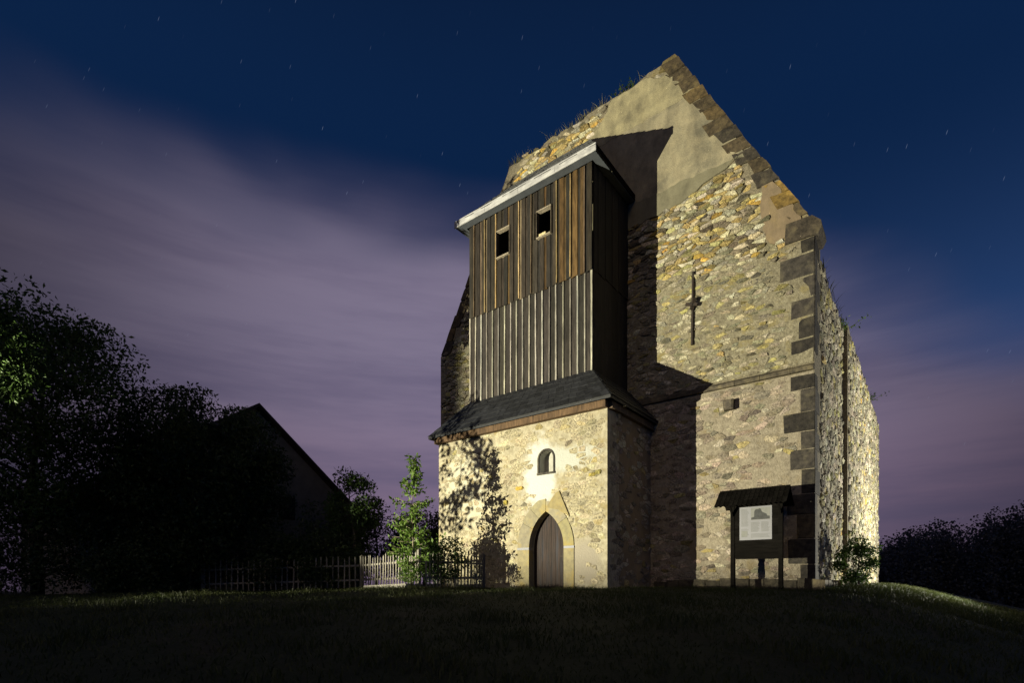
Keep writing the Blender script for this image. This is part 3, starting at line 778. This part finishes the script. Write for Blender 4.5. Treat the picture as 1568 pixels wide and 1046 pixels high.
# ------------------------------------------------------------------ plants
def leaf_arrays(P, size, rng, droop=.3, wid=.45):
    n = len(P)
    d = rng.normal(size=(n, 3)); d[:, 2] -= droop; d /= np.linalg.norm(d, axis=1)[:, None]
    s = np.cross(d, rng.normal(size=(n, 3))); s /= np.linalg.norm(s, axis=1)[:, None]
    nr = np.cross(d, s); L = size*rng.uniform(.6, 1.3, n)[:, None]
    V = np.empty((n, 4, 3)); V[:, 0] = P; V[:, 1] = P+d*L*.5+s*L*wid*.5+nr*L*.10; V[:, 2] = P+d*L; V[:, 3] = P+d*L*.5-s*L*wid*.5+nr*L*.10
    V = V.reshape(-1, 3); k = np.arange(n)*4
    Fc = np.concatenate([np.stack([k, k+1, k+2], 1), np.stack([k, k+2, k+3], 1)])
    return V, Fc
def npmesh(name, V, Fc, m, parent=None, loc=None):
    me = bpy.data.meshes.new(name); nv = len(V); nf = len(Fc); q = Fc.shape[1]
    me.vertices.add(nv); me.vertices.foreach_set('co', np.ascontiguousarray(V, dtype=np.float32).ravel())
    me.loops.add(nf*q); me.loops.foreach_set('vertex_index', np.ascontiguousarray(Fc, dtype=np.int32).ravel())
    me.polygons.add(nf); me.polygons.foreach_set('loop_start', np.arange(nf, dtype=np.int32)*q)
    me.update(calc_edges=True); me.validate(); me.materials.append(m)
    o = bpy.data.objects.new(name, me); COL.objects.link(o)
    if parent: o.parent = parent
    if loc is not None: o.location = loc
    return o
def tree(name, label, cat, X, Y, H, rad, cz, rz, nclump, per, leaf, seed, m='leaf', bark='bark', group=None, spread=.16, trunk_r=None, extra=()):
    """trunk with limbs to leafy clumps; crown = ellipsoid radius rad, centre cz, half height rz"""
    rng = np.random.default_rng(seed); gz = ground_z(X, Y)
    root = empty(name, (X, Y, gz)); tag(root, label, cat, group)
    C = []
    for i in range(nclump):
        v = rng.normal(size=3); v /= np.linalg.norm(v); r = rng.uniform(.35, 1.0)**.5
        C.append(np.array([v[0]*rad*r, v[1]*rad*r, cz+v[2]*rz*r]))
    C += [np.array(e) for e in extra]
    C = np.array(C); C[:, 2] = np.maximum(C[:, 2], .25)
    tr = trunk_r or H*.022; m_ = MB()
    ph = rng.uniform(0, 6)
    tp = [(0.04*H*math.sin(ph+i*.9)*i/6, .03*H*math.cos(ph+i)*i/6, -.3+(H*.86+.3)*i/6) for i in range(7)]
    m_.add(*tube(tp, [tr*(1-.86*i/6) for i in range(7)], 7))
    for c in C[::2] if len(C) > 90 else C:
        t = min(.95, max(.12, (c[2]-.25*math.hypot(c[0], c[1]))/(H*.9))); i = min(5, int(t*6)); f = t*6-i
        s = Vector(tp[i]).lerp(Vector(tp[i+1]), f); e = Vector(c); mid = s.lerp(e, .5)+Vector((0, 0, .06*(e-s).length))
        r0 = tr*.33*(1-.6*t); m_.add(*tube([s, mid, e], [r0, r0*.6, r0*.2], 4))
    mk('trunk', m_.V, m_.F, M[bark], root, smooth=True)
    P = []
    for c in C:
        n = int(per*rng.uniform(.5, 1.4)); sp = rad*spread*rng.uniform(.7, 1.35)
        g = rng.normal(size=(n, 3)); l = np.linalg.norm(g, axis=1); g = g/np.maximum(1, l/1.7)[:, None]; P.append(c+g*np.array([sp, sp, sp*.75]))
    P = np.concatenate(P); P = P[P[:, 2] > .08]
    V, Fc = leaf_arrays(P, leaf, rng); npmesh('crown', V, Fc, M[m], root)
    return root
# big tree on the left with a limb reaching into the floodlight
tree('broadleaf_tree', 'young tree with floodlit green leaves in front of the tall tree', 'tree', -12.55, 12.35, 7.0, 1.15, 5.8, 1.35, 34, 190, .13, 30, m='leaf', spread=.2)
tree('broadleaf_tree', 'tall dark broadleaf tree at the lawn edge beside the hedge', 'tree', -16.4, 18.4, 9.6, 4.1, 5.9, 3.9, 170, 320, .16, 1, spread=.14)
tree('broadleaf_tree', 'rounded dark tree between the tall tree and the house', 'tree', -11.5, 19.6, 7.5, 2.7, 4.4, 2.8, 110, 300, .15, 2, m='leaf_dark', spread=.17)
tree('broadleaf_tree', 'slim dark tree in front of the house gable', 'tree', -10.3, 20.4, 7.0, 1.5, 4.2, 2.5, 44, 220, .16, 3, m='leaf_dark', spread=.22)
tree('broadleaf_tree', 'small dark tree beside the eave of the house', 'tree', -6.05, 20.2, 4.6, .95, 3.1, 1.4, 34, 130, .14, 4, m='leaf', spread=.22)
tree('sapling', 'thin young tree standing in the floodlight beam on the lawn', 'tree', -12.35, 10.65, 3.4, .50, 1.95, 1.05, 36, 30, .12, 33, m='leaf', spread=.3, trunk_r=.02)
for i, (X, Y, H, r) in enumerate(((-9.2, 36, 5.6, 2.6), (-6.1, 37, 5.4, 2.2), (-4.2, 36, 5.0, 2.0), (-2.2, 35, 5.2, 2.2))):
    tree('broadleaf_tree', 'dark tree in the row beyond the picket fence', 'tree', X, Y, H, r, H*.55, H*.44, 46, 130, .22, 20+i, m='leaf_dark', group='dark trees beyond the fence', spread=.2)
def shrub(label, X, Y, H, r, seed, m='leaf_dark', group=None, n=26, per=150, leaf=.13, name='shrub'):
    return tree(name, label, 'shrub', X, Y, H, r, H*.48, H*.48, n, per, leaf, seed, m=m, group=group, spread=.24, trunk_r=.04)
for i, (u, Y, H, r) in enumerate(((-30, 17, 2.8, 1.5), (60, 17.6, 2.6, 1.5), (150, 18.2, 2.9, 1.5), (240, 18.8, 3.2, 1.6), (320, 19.4, 3.9, 1.6), (395, 19.8, 3.7, 1.5), (455, 20.2, 3.5, 1.4), (520, 20.6, 2.9, 1.2), (290, 18.6, 2.0, 1.2), (425, 19.0, 2.0, 1.2), (190, 17.6, 1.8, 1.1), (500, 19.2, 1.9, 1.1))):
    shrub('bushy dark shrub in the hedge along the lawn edge', (u-PX)/F*Y, Y, H, r, 40+i, group='shrubs of the hedge')
shrub('dense shrub crowding behind the lit sapling by the porch', -2.3, 17.2, 1.7, .7, 60, m='leaf', n=30, per=120, leaf=.10)
shrub('low weedy shrub at the foot of the lit picket fence', -3.0, 15.85, .72, .36, 61, m='leaf_bright', n=14, per=50, leaf=.08)

def sapling():
    X, Y = -3.07, 16.45; gz = ground_z(X, Y); rng = np.random.default_rng(7)
    root = empty('sapling', (X, Y, gz)); tag(root, 'slender floodlit sapling with bright green leaves by the fence end', 'tree')
    H = 3.80-gz
    m_ = MB(); m_.add(*tube([(0.03*math.sin(i), .02*math.cos(i*1.3), H*i/8-.1*(i == 0)) for i in range(9)], [.034*(1-.85*i/8) for i in range(9)], 6)); mk('trunk', m_.V, m_.F, M['bark_pale'], root, smooth=True)
    m_ = MB(); P = []
    def wid(t):   # half width by height
        if t < .12: return .25
        if t < .36: return .80-.1*abs(t-.25)
        if t < .68: return .70-.45*(t-.36)
        return max(.12, .36-.65*(t-.68))
    for k in range(112):
        t = rng.uniform(.14, 1.0); 
        if .665 < t < .70: continue
        a = rng.uniform(0, 6.283); r = wid(t)*rng.uniform(.55, 1.1); z = H*t
        e = np.array([r*math.cos(a), r*math.sin(a), z+r*rng.uniform(-.05, .35)]); s = np.array([0, 0, z-.12*r])
        m_.add(*tube([s, (s+e)/2+np.array([0, 0, .05*r]), e], [.010, .007, .003], 4))
        n = int(5+27*r)
        for q in range(n):
            f = rng.uniform(.25, 1.08); P.append(s+(e-s)*f+rng.normal(size=3)*.045)
    mk('limbs', m_.V, m_.F, M['bark_pale'], root, smooth=True)
    V, Fc = leaf_arrays(np.array(P), .135, rng, droop=.5, wid=.5); npmesh('crown', V, Fc, M['leaf_bright'], root)
sapling()
# bush by the side wall
p = W(.75, 3.1); shrub('leafy bush against the floodlit side wall of the church', p.x, p.y, 1.75, .55, 63, m='leaf', n=30, per=90, leaf=.11)
p = W(.85, 2.3); shrub('small weed clump on the plinth at the church corner', p.x, p.y, .7, .35, 64, m='leaf', n=10, per=40, leaf=.09)
# elder bushlet on the wall top
def tuft_arrays(P, h, rng, lean=.35, w=.012):
    n = len(P); hh = h*rng.uniform(.4, 1.2, n); a = rng.uniform(0, 6.283, n); ln = rng.normal(size=(n, 2))*lean
    s = np.stack([np.cos(a), np.sin(a), np.zeros(n)], 1)*w
    mid = P+np.stack([ln[:, 0]*hh*.35, ln[:, 1]*hh*.35, hh*.6], 1); tip = P+np.stack([ln[:, 0]*hh, ln[:, 1]*hh, hh], 1)
    V = np.stack([P-s, P+s, mid+s*.7, mid-s*.7, tip], 1).reshape(-1, 3); k = np.arange(n)*5
    Fc = np.concatenate([np.stack([k, k+1, k+2], 1), np.stack([k, k+2, k+3], 1), np.stack([k+3, k+2, k+4], 1)])
    return V, Fc
rng = np.random.default_rng(5)
def top_z(x):
    for a, b in zip(topline, topline[1:]):
        if b[0] <= x <= a[0]: return a[1]+(b[1]-a[1])*(x-a[0])/(b[0]-a[0])
    return 17.
P = []
for i in range(1500):
    x = rng.uniform(-11.0, -4.8)
    d = .35+.65*(math.sin(x*4.1)+math.sin(x*1.7+1) > .2)
    if rng.uniform() > d: continue
    q = W(x, rng.uniform(0, .5), top_z(x)-.06); P.append(q[:])
V, Fc = tuft_arrays(np.array(P), .34, rng, .4, .010)
tag(npmesh('wall_grass', V, Fc, M['dry_grass']), 'dry grass growing along the broken top of the gable wall', 'grass', kind='stuff')
P = []
for i in range(700):
    y = rng.uniform(1.2, 23); q = W(rng.uniform(-.3, .05), y, 9.52+.013*y-.05); P.append(q[:])
V, Fc = tuft_arrays(np.array(P), .35, rng, .5, .012)
tag(npmesh('wall_grass', V, Fc, M['grass']), 'green grass growing along the top of the side wall', 'grass', kind='stuff')
def wall_bush(label, loc, r, n, seed, m='leaf'):
    rg = np.random.default_rng(seed); root = empty('wall_bush', loc); tag(root, label, 'plant')
    m_ = MB(); P = []
    for i in range(7):
        e = rg.normal(size=3)*r*.7; e[2] = abs(e[2])*.8+.1; m_.add(*tube([(0, 0, -.05), tuple(e)], [.012, .004], 4))
        P.append(e*rg.uniform(.3, 1.1, (n//7, 1))+rg.normal(size=(n//7, 3))*r*.18)
    mk('stems', m_.V, m_.F, M['bark'], root); V, Fc = leaf_arrays(np.concatenate(P), .10, rg); npmesh('foliage', V, Fc, M[m], root)
wall_bush('small leafy bush rooted on the gable wall top', W(-5.75, .12, 17.02), .36, 150, 1)
wall_bush('green fern hanging from the side wall top where it steps out', W(.02, 6.3, 9.35), .42, 170, 2, 'leaf_bright')
wall_bush('grassy bush on the far end of the side wall top', W(.05, 17.5, 9.70), .35, 140, 3)

# grass of the lawn
rng = np.random.default_rng(9)
N_ = 90000
Yv = 3.2+17*rng.uniform(0, 1, N_)**.75; U = rng.uniform(-60, 1640, N_); Xv = (U-PX)/F*Yv
keep = []
P = np.empty((N_, 3))
for i in range(N_):
    x, y = Xv[i], Yv[i]; lx, ly = w2l(x, y)
    if (-WID < lx < .5 and ly > -.2) or (PXL-.1 < lx < PXR+.1 and ly > PYF-.06): continue
    P[len(keep)] = (x, y, ground_z(x, y)-.012); keep.append(i)
P = P[:len(keep)]
hv = .06+.10*np.clip(np.sin(P[:, 0]*1.9+np.sin(P[:, 1]*1.3)*2)*np.sin(P[:, 1]*2.3+P[:, 0]*.6)+.15*rng.normal(size=len(P)), 0, 1.2)
V, Fc = tuft_arrays(P, hv, rng, .5, .007)
tag(npmesh('grass', V, Fc, M['grass']), 'short dark lawn grass in front of the church', 'grass', kind='stuff')
P = []
for i in range(20000):
    lx = abs(rng.normal())*3.4+.45; ly = rng.uniform(-2.5, 18); q = W(lx, ly); P.append((q.x, q.y, ground_z(q.x, q.y)-.01))
V, Fc = tuft_arrays(np.array(P), .16, rng, .6, .009)
tag(npmesh('grass', V, Fc, M['grass']), 'longer grass on the bank beside the church side wall', 'grass', kind='stuff')

# ------------------------------------------------------------------ picket fence, kerb
def fence(name, label, a, b, seed, spacing=.145, post_a=True, post_b=True, h=1.12):
    r = random.Random(seed); a = Vector(a); b = Vector(b); L = (b-a).length; d = (b-a)/L; n = int(L/spacing)
    root = empty(name, (a.x, a.y, ground_z(a.x, a.y)), math.atan2(d.y, d.x)); tag(root, label, 'fence')
    gz = lambda t: ground_z(a.x+d.x*t, a.y+d.y*t)-ground_z(a.x, a.y)
    for i in range(n):
        t = (i+.5)*L/n+r.uniform(-.015, .015); w = r.uniform(.018, .026); hh = h+r.uniform(-.07, .06); g = gz(t); ln = r.uniform(-.03, .03)
        V = [(t-w, -.032, g+.03), (t+w, -.032, g+.03), (t+w, -.012, g+.03), (t-w, -.012, g+.03), (t-w+ln, -.032, g+hh-.06), (t+w+ln, -.032, g+hh-.06), (t+w+ln, -.012, g+hh-.06), (t-w+ln, -.012, g+hh-.06), (t+ln, -.032, g+hh), (t+ln, -.012, g+hh)]
        Fc = [(0,3,2,1),(0,1,5,4),(1,2,6,5),(2,3,7,6),(3,0,4,7),(4,5,8),(6,7,9),(5,6,9,8),(7,4,8,9)]
        k = r.uniform(.7, 1.2); mk('picket', V, Fc, M['picket'], root, tint=(k, k, k))
    for z in (.32, .82):
        m = MB(); m.add(*beam((0, .02, z), (L, .02, gz(L)+z), .045, .06)); mk('rail', m.V, m.F, M['picket'], root, tint=(1, 1, 1))
    for on, t in ((post_a, 0), (post_b, L)):
        if on:
            m = MB(); g = gz(t); m.box(t-.05, t+.05, -.01, .09, g-.4, g+h+.02); m.add([(t-.05, -.01, g+h+.02), (t+.05, -.01, g+h+.02), (t+.05, .09, g+h+.02), (t-.05, .09, g+h+.02), (t, .04, g+h+.07)], [(0,1,4),(1,2,4),(2,3,4),(3,0,4)]); mk('post', m.V, m.F, M['picket'], root, tint=(.8, .8, .8))
fence('picket_fence', 'pale picket fence lit by the floodlight, ending at the sapling', (-5.2, 18.3, 0), (-2.85, 16.1, 0), 1)
q = W(-9.55, PYF-.06); fence('picket_fence', 'shadowed picket fence between the sapling and the porch wall', (-2.70, 16.25, 0), (q.x, q.y, 0), 2, post_a=False)
fence('picket_fence', 'dark picket fence running along the hedge towards the house', (-11.0, 18.9, 0), (-5.3, 18.4, 0), 3, spacing=.2, post_b=False)
a = pix(560, 893, 16.9); b = pix(624, 899, 15.75)
a.z = ground_z(a.x, a.y); b.z = ground_z(b.x, b.y)
root = MB(); root.add(*beam((a.x, a.y, a.z+.06), (b.x, b.y, b.z+.05), .16, .16)); tag(root.build('kerb_stone', M['kerb']), 'pale stone kerb lying at the foot of the lit picket fence', 'kerb')

# ------------------------------------------------------------------ notice board
YB = -1.005
nb = empty('notice_board', W(-1.3, YB, ground_z(*W(-1.3, YB)[:2])), ROT); tag(nb, 'dark wooden notice board with shingled roof and printed poster', 'notice board')
NO = Vector((1.3, -YB, -nb.location.z))
def nk(name, mb, m, parent=None, tint=(1, 1, 1)):
    o = mk(name, mb.V, mb.F, m, parent or nb, tint=tint)
    if parent is None: o.location = NO
    return o
for x in (-1.93, -.67): nk('post', MB().box(x-.055, x+.055, YB-.03, YB+.09, -.75, 2.12), M['dark_wood'])
for i in range(7):
    z0 = .60+i*.225; nk('plank', MB().box(-1.88, -.72, YB-.012+rbd.uniform(-.003, .003), YB+.02, z0+.0005, z0+.2245), M['dark_wood'], tint=(rbd.uniform(.8, 1.2),)*3)
m_ = MB()
for s in (-1, 1):
    q = [(-2.27, YB+.03, 2.59), (-.43, YB+.03, 2.59), (-.43, YB+.03+s*.52, 2.12), (-2.27, YB+.03+s*.52, 2.12)]
    if s > 0: q = q[::-1]
    V = q+[(x, y, z-.03) for x, y, z in q]; m_.add(V, [(0,1,2,3)[::-1],(4,5,6,7),(0,1,5,4),(1,2,6,5),(2,3,7,6),(3,0,4,7)])
nr = nk('roof', m_, M['dark_wood'])
for j in range(3):
    for i in range(15):
        x0 = -2.29+i*.1245; t0, t1 = j/3-.03, (j+1.2)/3
        y0, z0 = YB+.03-.52*t1*1.04, 2.59-.47*t1*1.04; y1, z1 = YB+.03-.52*max(t0, 0), 2.59-.47*max(t0, 0)
        xm = x0+.06; lift = .028-.004*j+.012
        V = [(x0+.004, y1-.005, z1+.02), (x0+.120, y1-.005, z1+.02), (x0+.120, y0-.01, z0+lift), (xm, y0-.035, z0+lift-.035), (x0+.004, y0-.01, z0+lift)]
        V += [(x, y+.012, z-.014) for x, y, z in V]
        mk('shingle', V, [(0,1,2,3,4)[::-1], (5,6,7,8,9)]+[(i_, (i_+1) % 5, 5+(i_+1) % 5, 5+i_) for i_ in range(5)], M['dark_wood'], nr, tint=(rbd.uniform(.7, 1.3),)*3)
for s in (-1.93, -.67):
    m_ = MB(); m_.add(*beam((s, YB-.03, 1.85), (s, YB-.34, 2.16), .05, .05)); nk('brace', m_, M['dark_wood'])
po = nk('poster', MB().box(-1.735, -.885, YB-.024, YB-.0165, 1.14, 2.08), M['paper'])
def pr(name, x0, x1, z0, z1, m, y=.0255): mk(name, *((lambda q: (q.V, q.F))(MB().box(x0, x1, YB-y, YB-.0242, z0, z1))), M[m], po, tint=(1, 1, 1))
pr('picture', -1.43, -.93, 1.70, 2.04, 'ink_pale')
V, Fc = prism([(-1.42, 1.71), (-.94, 1.71), (-.94, 1.79), (-1.0, 1.80), (-1.02, 1.85), (-1.14, 1.92), (-1.17, 2.00), (-1.20, 2.02), (-1.24, 2.00), (-1.30, 2.0), (-1.34, 1.95), (-1.345, 1.79), (-1.42, 1.77)], YB-.027, YB-.0257); mk('picture_church', V, Fc, M['ink_dark'], po)
rt = random.Random(6)
for (x0, x1, z0, z1, st) in ((-1.69, -1.48, 1.52, 2.02, .028), (-1.69, -1.48, 1.22, 1.46, .028), (-1.43, -1.19, 1.36, 1.64, .026), (-1.16, -.93, 1.36, 1.64, .026), (-1.43, -.93, 1.19, 1.31, .03)):
    z = z1
    while z > z0: pr('text_line', x0, x1-rt.uniform(0, .06), z-.013, z, 'ink_grey'); z -= st
pr('picture', -1.685, -1.52, 1.24, 1.40, 'ink_pale', .0262)

# ------------------------------------------------------------------ house behind the hedge
def house():
    pk = Vector(((390-PX)/F*25, 25, 0)); gz = -.6
    root = empty('farm_house', (pk.x, pk.y, gz), ROT); tag(root, 'dark gabled farm house half hidden behind trees', 'house')
    zr = (889-620)/F*25-gz; hw = 6.0; ze = zr-hw*.80; Ln = 13.
    # local: x along ridge (0 = gable, negative = away), y across
    prof = [(-hw, -.5), (hw, -.5), (hw, ze), (0, zr-.12), (-hw, ze)]
    V = [(x, y, z) for x in (0, -Ln) for y, z in prof]; Fc = [(0, 1, 2, 3, 4), (9, 8, 7, 6, 5)]+[(i, 5+i, 5+(i+1) % 5, (i+1) % 5) for i in range(5)]
    mk('wall', V, Fc, M['house_wall'], root)
    m_ = MB()
    for s in (-1, 1):
        q = [(.45, 0, zr), (-Ln-.4, 0, zr), (-Ln-.4, s*(hw+.5), ze-.4), (.45, s*(hw+.5), ze-.4)]
        V = q+[(x, y, z-.16) for x, y, z in q]; m_.add(V, [(0,1,2,3),(7,6,5,4),(0,4,5,1),(1,5,6,2),(2,6,7,3),(3,7,4,0)])
    rf = mk('roof', m_.V, m_.F, M['tile'], root)
    m_ = MB().box(-7.4, -6.7, -1.2, -.5, zr-1.6, zr+.35); mk('chimney', m_.V, m_.F, M['house_wall'], rf)
    for y, z, w, h in ((-1.5, 3.6, .8, 1.1), (1.2, 3.6, .8, 1.1), (-2.8, .9, .9, 1.3), (2.6, .9, .9, 1.3)):
        m_ = MB().box(-.02, .04, y, y+w, z, z+h); wn = mk('window', m_.V, m_.F, M['dark_wood'], root, tint=(1.5, 1.5, 1.5))
        for k in (0, 1):
            m_ = MB().box(.041, .05, y+.05+k*w/2, y+w/2-.02+k*w/2-.01, z+.06, z+h-.06); mk('pane', m_.V, m_.F, M['glass'], wn)
    m_ = MB().box(-.02, .05, -.2, .8, -.3, 2.0); dr = mk('door', m_.V, m_.F, M['dark_wood'], root, tint=(1, 1, 1)); m_ = MB().box(.05, .1, .66, .72, .85, 1.0); mk('handle', m_.V, m_.F, M['iron'], dr)
house()

# ------------------------------------------------------------------ far wood on the right
def far_wood():
    rg = np.random.default_rng(3); P = []
    for i in range(150):
        u = rg.uniform(1290, 1800); Y = rg.uniform(105, 150)
        base = np.interp(u, [1290, 1340, 1375, 1400, 1445, 1480, 1500, 1540, 1800], [830, 826, 822, 803, 793, 800, 799, 776, 720])
        X = (u-PX)/F*Y; zt = (PY-base-rg.uniform(-4, 26))/F*Y; r = rg.uniform(3.0, 5.0)
        n = 1700; v = rg.normal(size=(n, 3)); v /= np.linalg.norm(v, axis=1)[:, None]; rr = rg.uniform(.5, 1.06, (n, 1))
        h = max(4, (zt+14)/2); q = v*rr*np.array([r, r, h]); q[:, 0] += X; q[:, 1] += Y; q[:, 2] += zt-h; P.append(q)
    P = np.concatenate(P); V, Fc = leaf_arrays(P, .55, rg, 0., .9)
    tag(npmesh('far_wood', V, Fc, M['leaf_hazed']), 'dark wooded hillside beyond the church side wall', 'wood', kind='stuff')
far_wood()

# ------------------------------------------------------------------ the floodlights that light the ruin
def floodlight(label, pos, aim, power, angle, blend, color, low_cutoff, stake, radius=.03, door=None):
    """ground floodlight: housing, added plates that cut the beam, stake; the lamp sits inside the housing"""
    pos = Vector(pos); aim = Vector(aim); d = (aim-pos); yaw = math.atan2(d.y, d.x); pitch = math.atan2(d.z, math.hypot(d.x, d.y))
    root = empty('floodlight', pos, yaw); tag(root, label, 'floodlight')
    def q(name, mb, m): return mk(name, mb.V, mb.F, m, root)
    q('housing', MB().box(-.22, -.04, -.17, .17, -.14, .16), M['lamp_metal'])
    q('lens', MB().box(-.0399, -.03, -.15, .15, -.12, .14), lens)
    q('stake', MB().box(-.15, -.10, -.03, .03, -stake, -.1401), M['lamp_metal'])
    x1, z1 = low_cutoff
    m_ = MB(); m_.add([(-.03, -.5, -.141), (x1, -.9, z1-.01), (x1, .9, z1-.01), (-.03, .5, -.141), (-.03, -.5, -.15), (x1, -.9, z1-.02), (x1, .9, z1-.02), (-.03, .5, -.15)], [(0,1,2,3),(7,6,5,4),(0,4,5,1),(1,5,6,2),(2,6,7,3),(3,7,4,0)])
    q('low_cutoff', m_, M['lamp_metal'])  # added plate that keeps the beam off the ground
    if door is not None:
        m_ = MB(); t = math.tan(door); y1 = .75*t
        m_.add([(-.03, .20, -.14), (.75, y1, -.14), (.75, y1+.012, -.14), (-.03, .212, -.14), (-.03, .20, .5), (.75, y1, .9), (.75, y1+.012, .9), (-.03, .212, .5)], BOXF); q('side_cutoff', m_, M['lamp_metal'])  # added plate that ends the beam on its left
    ld = bpy.data.lights.new('floodlight_lamp', 'SPOT'); ld.energy = power; ld.color = color; ld.spot_size = R(angle); ld.spot_blend = blend; ld.shadow_soft_size = radius
    lo = bpy.data.objects.new('lamp', ld); COL.objects.link(lo); lo.parent = root; lo.location = (0, 0, 0)
    lo.rotation_euler = (0, -(math.pi/2+pitch)+math.pi*0, 0)
    lo.rotation_euler = Vector((math.cos(pitch), 0, math.sin(pitch))).to_track_quat('-Z', 'Y').to_euler()
    return root
LX, LY = W(-15.8, -25.0)[:2]
floodlight('black ground floodlight on the lawn aimed at the belfry tower', (LX, LY, -.22), W(-6.2, -3.2, 7.2), 66000, 43, .22, (1., .94, .69), (.75, .018), -.22-ground_z(LX, LY), door=R(17.5))
p = W(8.5, 15.0); gz = ground_z(p.x, p.y)
floodlight('black ground floodlight on the slope aimed at the side wall', (p.x, p.y, gz+1.7), W(0, 13, 3.6), 16000, 132, .4, (1., .96, .80), (.6, -.032), 1.7)
